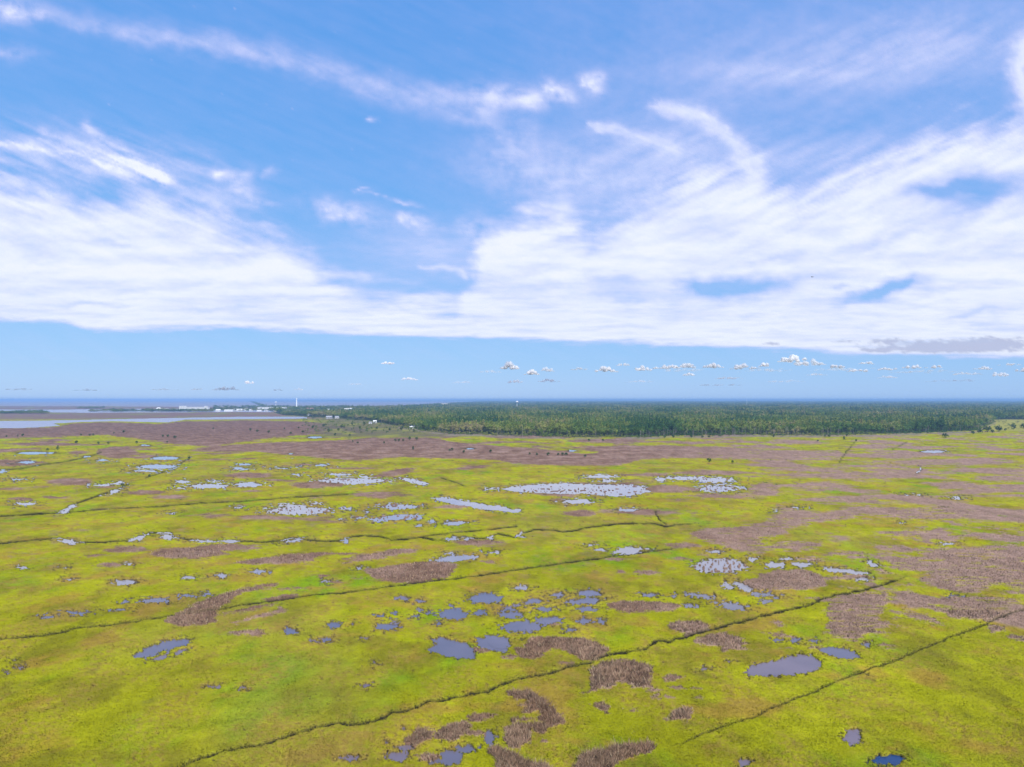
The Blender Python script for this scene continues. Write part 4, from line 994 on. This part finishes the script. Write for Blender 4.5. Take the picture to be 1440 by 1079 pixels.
for (u, vt, D_, lab) in [(1050, 561.0, 5200, "thin lattice mast above the forest on the right half of the horizon"), (827, 563.2, 6500, "thin pale mast above the forest right of the globe water tower")]:
    x = (u - CU) / F * D_; top = CAM_H - (vt - VH) * D_ / F
    o = add("radio_mast", None, loc=(x, D_, 0), label=lab, category="mast")
    b = MB()
    for i in range(3): t = 2.1 * i; b.tube((1.3 * math.cos(t), 1.3 * math.sin(t), 0), (0.5 * math.cos(t), 0.5 * math.sin(t), top), 0.35, 0.2, 5)
    add("leg", b.mesh("leg"), M_metal, parent=o)
    b = MB()
    for z in np.arange(4, top - 2, 5): b.tube((1.1, 0, z), (-0.6, 0.9, z + 2.5), 0.15, 0.15, 4); b.tube((-0.6, 0.9, z), (-0.6, -0.9, z + 2.5), 0.15, 0.15, 4)
    add("bracing", b.mesh("bracing"), M_metal, parent=o)

# far shore: a low wooded ridge beyond the sea
xs = np.linspace(-12500, 1200, 160); b = MB()
M_ridge = noisy("far_wood", (0.03, 0.055, 0.03), (0.05, 0.07, 0.035), 0.002)
hgt = 20 + 34 * np.clip(fbm(xs / 2600, xs * 0, 3, 44) + 0.25, 0, 1) * sstep(xs, -9500, -5500)
vs = []; fs_ = []
for i, xx in enumerate(xs):
    h = float(hgt[i]) * float(sstep(xx, -9800, -7800))
    vs += [(xx, 21500, -0.1), (xx, 21900, h * 0.8), (xx, 22600, h), (xx, 23600, -0.1)]
    if i:
        k = 4 * i
        for j in range(3): fs_.append((k - 4 + j, k + j, k + j + 1, k - 4 + j + 1))
m = bpy.data.meshes.new("far_hills"); m.from_pydata(vs, [], fs_); m.update()
add("far_hills", m, M_ridge, kind="structure")

# ------------------------------------------------------------------ bird
def bird():
    D_ = 95.0; x = (1144 - CU) / F * D_; z = CAM_H + (VH - 389) / F * D_
    o = add("bird", None, loc=(x, D_, z), rz=0.7, label="small dark bird gliding high against the white cloud on the right", category="bird")
    M = noisy("bird_feathers", (0.10, 0.09, 0.09), (0.2, 0.19, 0.19), 20)
    L = 0.20
    b = MB(); b.lathe([(0.001, -1.0), (0.12, -0.8), (0.22, -0.3), (0.24, 0.1), (0.16, 0.45), (0.14, 0.62), (0.09, 0.78), (0.001, 0.95)], 10)
    me = b.mesh("body", True)
    for v in me.vertices:
        X_, Y_, Z_ = v.co; v.co = (X_ * L, Z_ * L, Y_ * L)
    me.flip_normals(); add("body", me, M, parent=o)
    for sgn in (-1, 1):
        pts = [(0.15, 0.35, 0.05), (0.9, 0.5, 0.3), (1.9, 0.1, 0.15), (1.0, -0.15, 0.25), (0.15, -0.35, 0.05)]
        vv_ = [(sgn * p[0] * L, p[1] * L, p[2] * L) for p in pts] + [(sgn * p[0] * L, p[1] * L, p[2] * L - 0.012) for p in pts]
        n = 5; ff = [tuple(range(n)), tuple(reversed(range(n, 2 * n)))] + [(i, n + i, n + (i + 1) % n, (i + 1) % n) for i in range(n)]
        w = bpy.data.meshes.new("wing"); w.from_pydata(vv_, [], ff); w.update(); add("wing", w, M, parent=o)
    b = MB(); b.v = [(-.06 * L, -.9 * L, 0), (.06 * L, -.9 * L, 0), (.22 * L, -1.5 * L, 0), (-.22 * L, -1.5 * L, 0), (-.06 * L, -.9 * L, -.01), (.06 * L, -.9 * L, -.01), (.22 * L, -1.5 * L, -.01), (-.22 * L, -1.5 * L, -.01)]
    b.f = [(0, 1, 2, 3), (7, 6, 5, 4), (0, 4, 5, 1), (1, 5, 6, 2), (2, 6, 7, 3), (3, 7, 4, 0)]
    add("tail", b.mesh("tail"), M, parent=o)
bird()

# ------------------------------------------------------------------ clouds
def stroke(u, v, pts, wd, pw=2.0):
    d = np.full(u.shape, 1e9); 
    for a, b_ in zip(pts[:-1], pts[1:]):
        dx, dy = b_[0] - a[0], b_[1] - a[1]
        t = np.clip(((u - a[0]) * dx + (v - a[1]) * dy) / (dx * dx + dy * dy), 0, 1)
        w = a[2] * (1 - t) + b_[2] * t if len(a) > 2 else wd
        d = np.minimum(d, np.hypot(u - a[0] - t * dx, v - a[1] - t * dy) / w)
    return np.exp(-d ** pw)
def blob(u, v, cu, cv, a, b_, r=0):
    r = math.radians(r); x = (u - cu) * math.cos(r) + (v - cv) * math.sin(r); y = -(u - cu) * math.sin(r) + (v - cv) * math.cos(r)
    return np.exp(-((x / a) ** 2 + (y / b_) ** 2))

def rot_fbm(u, v, deg, sx, sy, octv, seed):
    r = math.radians(deg); x = u * math.cos(r) + v * math.sin(r); y = -u * math.sin(r) + v * math.cos(r)
    return fbm(x / sx, y / sy, octv, seed, 0.58)

def cloud_paint(u, v):
    q = np.log(np.clip(562 - v, 20, 2000) / 100) * 200
    fH = fbm(u / 150 + 0.3 * fbm(u / 200, q / 90, 2, 4), q / 26, 5, 201, 0.58)
    fL = rot_fbm(u, v, 22, 95, 15, 5, 202); fR = rot_fbm(u, v, -24, 120, 20, 5, 203)
    wL = 1 - sstep(u, 380, 620); wR = sstep(u, 760, 980); wH = np.clip(1 - wL - wR, 0, 1) + 0.0
    up = 1 - sstep(v, 300, 420)
    f = (0.65 * fL * wL + 0.9 * fR * wR) * up + fH * (1 - up * (wL + wR)) + 0.35 * fbm(u / 210, v / 75, 4, 209)
    iso = fbm(u / 32, v / 22, 5, 204, 0.6)
    wu_ = u + 14 * iso + 10 * fbm(u / 70, v / 50, 3, 206); wv_ = v + 9 * fbm(u / 45, v / 30, 4, 205)
    Ux = [(-1200, 180), (-200, 225), (0, 240), (60, 258), (120, 272), (230, 262), (260, 280), (310, 312), (380, 328), (430, 352), (470, 378), (560, 398), (600, 402), (640, 412), (655, 395), (680, 340), (720, 298), (765, 288), (800, 300), (830, 322), (870, 300), (930, 262), (1000, 232), (1060, 235), (1120, 262), (1200, 235), (1300, 185), (1440, 160), (1700, 120), (2600, 60)]
    Lx = [(-1200, 450), (0, 455), (90, 457), (125, 467), (200, 472), (240, 471), (330, 464), (480, 473), (600, 478), (800, 485), (960, 491), (1100, 495), (1160, 500), (1250, 505), (2600, 506)]
    Uv = np.interp(wu_, *zip(*Ux)); Lv = np.interp(u + 6 * iso, *zip(*Lx))
    body = sstep((wv_ - Uv + 34 * f) / 46, -0.5, 1.0) * sstep((Lv - v + 5.0 * fH + 4 * fbm(u / 40, v / 7, 4, 207, 0.6)) / 11, 0, 1)
    thick = 0.83 + 0.30 * f + 0.2 * fH
    # thinner bands low in the deck
    thick -= 0.35 * sstep(fH, 0.05, 0.6) * sstep(v, 390, 440)
    for (cu, cv, a_, b2, r, k) in [(1032, 405, 62, 14, -3, 1.0), (985, 402, 30, 10, 5, .6), (1262, 402, 44, 9, -14, 1.0), (1225, 415, 40, 10, -18, .55), (1380, 262, 85, 20, -6, 0.85), (1310, 268, 40, 8, -8, .5), (868, 398, 48, 12, 0, 0.45), (890, 418, 60, 8, 3, 0.35), (636, 396, 34, 9, 5, 0.85), (590, 386, 40, 5, 8, .6), (1370, 440, 50, 6, -8, 0.35), (1130, 392, 60, 7, -6, 0.3), (1240, 340, 70, 6, -14, 0.22), (840, 315, 26, 10, -30, 0.6), (330, 357, 45, 5, 3, .3), (105, 430, 50, 4, 0, .3), (300, 434, 55, 5, 2, .28), (150, 343, 60, 4, 4, .2), (1080, 366, 60, 5, -12, .2), (1180, 402, 20, 5, 0, .5), (1370, 290, 50, 12, -20, .35)]:
        thick -= k * blob(wu_, wv_, cu, cv, a_, b2, r) * (1 + 0.3 * f)
    a = body * np.clip(thick, 0, 1)
    def over(a, b_): return 1 - (1 - a) * (1 - np.clip(b_, 0, 1))
    cf = np.clip(0.75 + 0.9 * fL, 0, 1.6)
    # contrail-like streak at the top left
    s1 = 0.34 * stroke(wu_, wv_, [(60, 18, 9), (160, 42, 14), (300, 62, 17), (420, 88, 18), (520, 118, 20), (600, 138, 22), (680, 150, 20), (745, 140, 14)], 15) * np.clip(0.9 + 0.5 * iso + 0.4 * fL, 0.2, 1.5)
    a = over(a, s1)
    cum = np.clip(0.75 + 1.1 * iso, 0, 1.4)
    for (cu, cv, a_, b2, r, k) in [(786, 128, 26, 13, 25, .75), (838, 118, 17, 14, 40, .75), (755, 141, 26, 10, 5, .6), (700, 132, 45, 15, 5, .42), (25, 15, 42, 16, 0, .6), (20, 75, 38, 10, 5, .22), (690, 170, 18, 10, 50, .3), (300, 295, 45, 26, 20, .35), (318, 247, 22, 8, 15, .6), (345, 243, 12, 8, 0, .45), (385, 242, 12, 6, -20, .3), (345, 268, 35, 12, 30, .4), (370, 285, 20, 5, 0, .3), (490, 300, 48, 16, 10, .5), (470, 288, 30, 6, 3, .35), (578, 310, 20, 7, 0, .6), (600, 320, 30, 10, 0, .25), (524, 169, 6, 3, 0, .5), (505, 268, 14, 2, 3, .5), (562, 284, 22, 3, 10, .5), (545, 278, 30, 2, 8, .35), (675, 320, 30, 18, 0, .3), (380, 320, 30, 4, 5, .3)]:
        a = over(a, k * blob(wu_, wv_, cu, cv, a_, b2, r) * cum * 1.15)
    # feathery veil above the left deck
    veil = 0.62 * blob(u, v, 110, 222, 170, 36, 8) * np.clip(0.55 + 1.0 * fL, 0, 1.3)
    veil += 0.5 * stroke(wu_, wv_, [(-30, 195, 8), (60, 208, 9), (130, 222, 7), (230, 252, 12)], 8) * cf
    veil += 0.5 * stroke(u, wv_, [(122, 180, 8), (150, 198, 9), (190, 225, 10), (230, 250, 10)], 8) * cf
    veil += 0.3 * stroke(u, wv_, [(60, 190, 8), (140, 215, 9), (210, 245, 10)], 8) * cf
    veil += 0.25 * blob(u, v, 300, 285, 70, 35, 30) * cf
    a = over(a, veil)
    # thin haze over the middle and the right
    cr = np.clip(0.7 + 0.8 * fR, 0.1, 1.5)
    a = over(a, 0.42 * blob(u, v, 800, 250, 140, 45, 8) * np.clip(0.9 + 0.7 * iso, 0.2, 1.5))
    a = over(a, 0.5 * blob(u, v, 980, 230, 150, 55, 10) * cr)
    a = over(a, 0.35 * blob(u, v, 1190, 225, 120, 40, -5) * cr)
    a = over(a, 0.25 * blob(u, v, 720, 195, 40, 40, 30) * cum)
    a = over(a, 0.5 * blob(u, v, 600, 350, 90, 35, 5) * np.clip(0.6 + 0.8 * fH, 0, 1.4))
    a = over(a, 0.75 * stroke(wu_, wv_, [(925, 150, 9), (975, 158, 13), (1012, 185, 14), (1040, 212, 16), (1060, 240, 18)], 12) * np.clip(0.85 + 0.5 * fL, 0.2, 1.3))
    a = over(a, 0.6 * stroke(wu_, wv_, [(828, 172, 4), (870, 186, 8), (905, 198, 11), (945, 208, 12)], 10) * np.clip(0.85 + 0.7 * fL, 0.2, 1.3))
    a = over(a, 0.5 * stroke(u, wv_, [(590, 371, 3), (625, 376, 5), (655, 388, 4)], 4))
    a = over(a, 0.28 * blob(u, v, 1160, 90, 260, 55, -4) * np.clip(0.8 + 0.6 * fR, 0.1, 1.5))
    a = over(a, 0.35 * blob(u, v, 1130, 105, 110, 12, 3) * cr)
    a = over(a, 0.3 * blob(u, v, 1320, 60, 150, 45, -8) * cr)
    a = over(a, 0.8 * stroke(wu_, wv_, [(1450, 60, 20), (1435, 100, 18), (1445, 145, 18)], 18))
    a = over(a, 0.09 * sstep(u, 560, 1000) * (v < 300) * np.clip(1 + fH, 0.2, 2))
    a = over(a, 0.10 * sstep(v, 470, 380) * sstep(v, 300, 380) * np.ones_like(u))
    a = over(a, 0.03 * np.clip(1 + 1.5 * fL, 0, 2))
    # outside the frame: broken cloud like that in view
    out = np.clip(sstep(-v, 40, 240) + sstep(-u, 100, 400) * 0.0, 0, 1)
    a = over(a, out * sstep(fbm(u / 260, v / 150, 5, 230, 0.55), 0.05, 0.7) * 0.3)
    # low bank at the right, shade of its underside painted as grey
    gy = np.zeros_like(u)
    for (cu, cv, a_, b2, k) in [(1340, 489, 120, 12, 1.3), (1390, 484, 70, 11, 1.1), (1250, 482, 36, 7, .9), (1235, 494, 30, 7, 1.0), (1190, 480, 20, 4, .8), (1085, 484, 14, 3, .8), (1520, 487, 100, 14, 1.2)]:
        gy = np.maximum(gy, k * blob(u, v + 1.0 * (v > 492) * (v - 492) * 0.8, cu, cv, a_, b2))
    gy = sstep(gy + 0.65 * fbm(u / 20, v / 8, 6, 240, 0.68), 0.30, 0.85)
    a = over(a, gy * 0.75)
    return np.clip(a, 0, 0.97), gy

cu_ = np.concatenate([np.arange(-1200, -24, 24), np.arange(-24, 1464, 3.0), np.arange(1464, 2640, 24)])
cv_ = np.concatenate([np.arange(-620, -12, 24), np.arange(-12, 420, 3.0), np.arange(420, 508, 1.6)])
CUg, CVg = np.meshgrid(cu_, cv_)
al, gy = cloud_paint(CUg, CVg)
ALT = 12500.0
rx_, ry_, rz_ = ray(CUg, CVg); t_ = (ALT - CAM_H) / rz_
PX, PY = rx_ * t_, ry_ * t_
fade = sstep(CVg, -600, -450)
al = al * fade
n_r, n_c = CUg.shape; idc = np.arange(n_r * n_c).reshape(n_r, n_c)
m = new_mesh("cloud_deck", np.stack([PX, PY, np.full_like(PX, ALT)], -1).reshape(-1, 3), np.stack([idc[:-1, :-1], idc[1:, :-1], idc[1:, 1:], idc[:-1, 1:]], -1).reshape(-1, 4), smooth=True)
float_attr(m, "cover", al.ravel()); float_attr(m, "grey", gy.ravel())
q_ = np.log(np.clip(562 - CVg, 20, 3000) / 100) * 200
a_ = m.attributes.new("grain", 'FLOAT_VECTOR', 'POINT'); a_.data.foreach_set("vector", np.stack([CUg / 60, q_ / 22, CUg * 0], -1).astype(np.float32).ravel())

def cloud_material():
    mt = bpy.data.materials.new("cirrus_cloud"); mt.use_nodes = True
    nt = mt.node_tree; n = nt.nodes; l = nt.links; n.remove(n["Principled BSDF"]); out = n["Material Output"]
    at = n.new("ShaderNodeAttribute"); at.attribute_name = "cover"
    ag = n.new("ShaderNodeAttribute"); ag.attribute_name = "grey"
    gr = n.new("ShaderNodeAttribute"); gr.attribute_name = "grain"
    nz = n.new("ShaderNodeTexNoise"); nz.inputs['Scale'].default_value = 2.2; nz.inputs['Detail'].default_value = 6; nz.inputs['Roughness'].default_value = 0.62
    l.new(gr.outputs['Vector'], nz.inputs['Vector'])
    # alpha = density + (noise-0.5)*k*density*(1-density)*4
    def math_(op, a, b):
        x = n.new("ShaderNodeMath"); x.operation = op
        for i, s in enumerate((a, b)):
            if isinstance(s, (int, float)): x.inputs[i].default_value = s
            else: l.new(s, x.inputs[i])
        return x.outputs[0]
    inv = math_('SUBTRACT', 1.08, at.outputs['Fac']); pr = math_('MULTIPLY', inv, at.outputs['Fac'])
    nn = math_('SUBTRACT', nz.outputs['Fac'], 0.5); k = math_('MULTIPLY', nn, 1.3); d = math_('MULTIPLY', k, pr)
    al_ = n.new("ShaderNodeMath"); al_.operation = 'ADD'; al_.use_clamp = True; l.new(at.outputs['Fac'], al_.inputs[0]); l.new(d, al_.inputs[1])
    cr = n.new("ShaderNodeValToRGB"); e = cr.color_ramp.elements
    e[0].position = 0.1; e[0].color = (0.48, 0.38, 0.49, 1); e[1].position = 0.9; e[1].color = (0.50, 0.485, 0.475, 1)
    e2 = e.new(0.5); e2.color = (0.49, 0.435, 0.50, 1)
    l.new(at.outputs['Fac'], cr.inputs[0])
    mx = n.new("ShaderNodeMix"); mx.data_type = 'RGBA'; mx.inputs[7].default_value = (0.29, 0.295, 0.35, 1)
    l.new(ag.outputs['Fac'], mx.inputs[0]); l.new(cr.outputs[0], mx.inputs[6])
    tl = n.new("ShaderNodeBsdfTranslucent"); df = n.new("ShaderNodeBsdfDiffuse"); ms = n.new("ShaderNodeMixShader"); ms.inputs[0].default_value = 0.12
    l.new(mx.outputs[2], tl.inputs['Color']); l.new(mx.outputs[2], df.inputs['Color'])
    l.new(tl.outputs[0], ms.inputs[1]); l.new(df.outputs[0], ms.inputs[2])
    tr = n.new("ShaderNodeBsdfTransparent"); mo = n.new("ShaderNodeMixShader")
    l.new(al_.outputs[0], mo.inputs[0]); l.new(tr.outputs[0], mo.inputs[1]); l.new(ms.outputs[0], mo.inputs[2])
    l.new(mo.outputs[0], out.inputs['Surface'])
    return mt
add("cloud_deck", m, cloud_material(), kind="structure")

# low cumulus, real lumps of cloud at 1000 m
def cumulus_material():
    mt = bpy.data.materials.new("cumulus"); mt.use_nodes = True
    nt = mt.node_tree; n = nt.nodes; l = nt.links; n.remove(n["Principled BSDF"]); out = n["Material Output"]
    oa = n.new("ShaderNodeAttribute"); oa.attribute_name = "thick"
    geo = n.new("ShaderNodeNewGeometry"); dt = n.new("ShaderNodeVectorMath"); dt.operation = 'DOT_PRODUCT'
    l.new(geo.outputs['Normal'], dt.inputs[0]); l.new(geo.outputs['Incoming'], dt.inputs[1])
    ab = n.new("ShaderNodeMath"); ab.operation = 'ABSOLUTE'; l.new(dt.outputs['Value'], ab.inputs[0])
    mr = n.new("ShaderNodeMapRange"); mr.interpolation_type = 'SMOOTHSTEP'; mr.inputs[1].default_value = 0.10; mr.inputs[2].default_value = 1.0
    l.new(ab.outputs[0], mr.inputs[0])
    mu = n.new("ShaderNodeMath"); mu.operation = 'MULTIPLY'; l.new(mr.outputs[0], mu.inputs[0]); l.new(oa.outputs['Fac'], mu.inputs[1])
    df = n.new("ShaderNodeBsdfDiffuse"); df.inputs['Color'].default_value = (0.88, 0.87, 0.88, 1)
    tl = n.new("ShaderNodeBsdfTranslucent"); tl.inputs['Color'].default_value = (0.85, 0.84, 0.87, 1)
    ms = n.new("ShaderNodeMixShader"); ms.inputs[0].default_value = 0.55; l.new(df.outputs[0], ms.inputs[1]); l.new(tl.outputs[0], ms.inputs[2])
    tr = n.new("ShaderNodeBsdfTransparent"); mo = n.new("ShaderNodeMixShader")
    l.new(mu.outputs[0], mo.inputs[0]); l.new(tr.outputs[0], mo.inputs[1]); l.new(ms.outputs[0], mo.inputs[2])
    l.new(mo.outputs[0], out.inputs['Surface'])
    return mt
import bmesh
cums = [(546,509,18,7,.8),(575,532,24,6,.55),(718,514,24,12,.9),(747,523,20,9,.9),(770,519,20,8,.6),(724,536,24,6,.5),(771,535,30,6,.45),(850,519,34,10,.8),(876,512,16,6,.6),(815,518,22,6,.5),(905,518,24,8,.8),(940,514,44,10,.85),(968,513,22,10,.75),(1003,513,27,10,.85),(1045,515,34,10,.8),(1075,512,16,8,.8),(1112,504,38,12,.9),(1135,510,50,10,.6),(1177,514,20,8,.8),(1205,521,28,6,.6),(1220,510,20,5,.7),(1248,518,24,6,.7),(1288,515,24,7,.7),(1315,515,16,7,.7),(1388,517,22,6,.6),(1360,525,34,5,.5),(1408,526,18,8,.6),(1440,520,18,6,.6),(968,526,18,6,.6),(1020,531,44,5,.4),(1150,526,26,4,.4),(314,546,32,7,.5),(351,537,13,6,.6),(278,547,20,4,.35),(230,547,34,4,.3),(390,548,16,4,.35),(420,547,16,4,.35),(25,547,36,4,.35),(125,548,34,4,.3),(1010,541,70,4,.3),(1340,535,60,4,.3),(650,537,30,4,.35),(690,522,30,5,.35),(900,536,40,4,.35),(1100,536,50,4,.3),(1250,530,30,4,.4),(1420,512,24,5,.5),(960,520,60,5,.35),(1080,520,70,5,.35),(1180,518,70,6,.3),(1300,522,90,5,.3),(500,540,26,3,.3)]
bm = bmesh.new(); thick = []
for i, (u, v, w, h, k) in enumerate(cums):
    vb = v + h / 2; alt = 1000.0
    D_ = (alt - CAM_H) * F / (VH - vb); s = D_ / F; r = random.Random(i)
    h *= 0.85; k *= 0.6 if k < 0.4 else 0.9; nb_ = 6 + int(w / 4)
    for j in range(nb_):
        t = (j + 0.5) / nb_ * 2 - 1; env = math.sqrt(max(0.08, 1 - t * t))
        rz = h * s * 0.5 * env * r.uniform(0.45, 1.1); rx = max(rz * 0.9, w * s / nb_ * r.uniform(0.9, 1.6))
        cx = (u - CU) * s + t * w * s * 0.45 + r.uniform(-.1, .1) * w * s; cy = D_ + r.uniform(-1, 1) * w * s * 0.4; cz = alt + rz * 0.75 + (r.random() < .4) * h * s * 0.25 * env
        st = len(bm.verts)
        res = bmesh.ops.create_icosphere(bm, subdivisions=3, radius=1.0)
        for q in res['verts']:
            p = q.co.copy(); d = 1 + 0.34 * float(noise(p.x * 2.2 + i, p.y * 2.2 + p.z * 2.2 + j, 3)) + 0.22 * float(noise(p.x * 5 + i, p.y * 5 + p.z * 5, 6))
            q.co = (cx + p.x * rx * d, cy + p.y * rx * d, cz + p.z * rz * d * (1.0 if p.z > 0 else 0.6))
            thick.append(k)
m = bpy.data.meshes.new("clouds"); bm.to_mesh(m); bm.free()
for p in m.polygons: p.use_smooth = True
float_attr(m, "thick", np.array(thick))
add("clouds", m, cumulus_material(), kind="stuff", label="small fair-weather clouds in a row above the horizon")

# ------------------------------------------------------------------ haze
b = MB(); b.box(-33000, 33000, -33000, 33000, -3.2, 76)
m = b.mesh("haze")
hm = bpy.data.materials.new("haze"); hm.use_nodes = True
hn = hm.node_tree.nodes; hn.remove(hn["Principled BSDF"])
pv = hn.new("ShaderNodeVolumePrincipled")
pv.inputs['Color'].default_value = (0.25, 0.43, 0.74, 1); pv.inputs['Density'].default_value = 8.5e-5; pv.inputs['Anisotropy'].default_value = 0.0
hm.node_tree.links.new(pv.outputs[0], hn["Material Output"].inputs['Volume'])
add("haze", m, hm, kind="stuff")
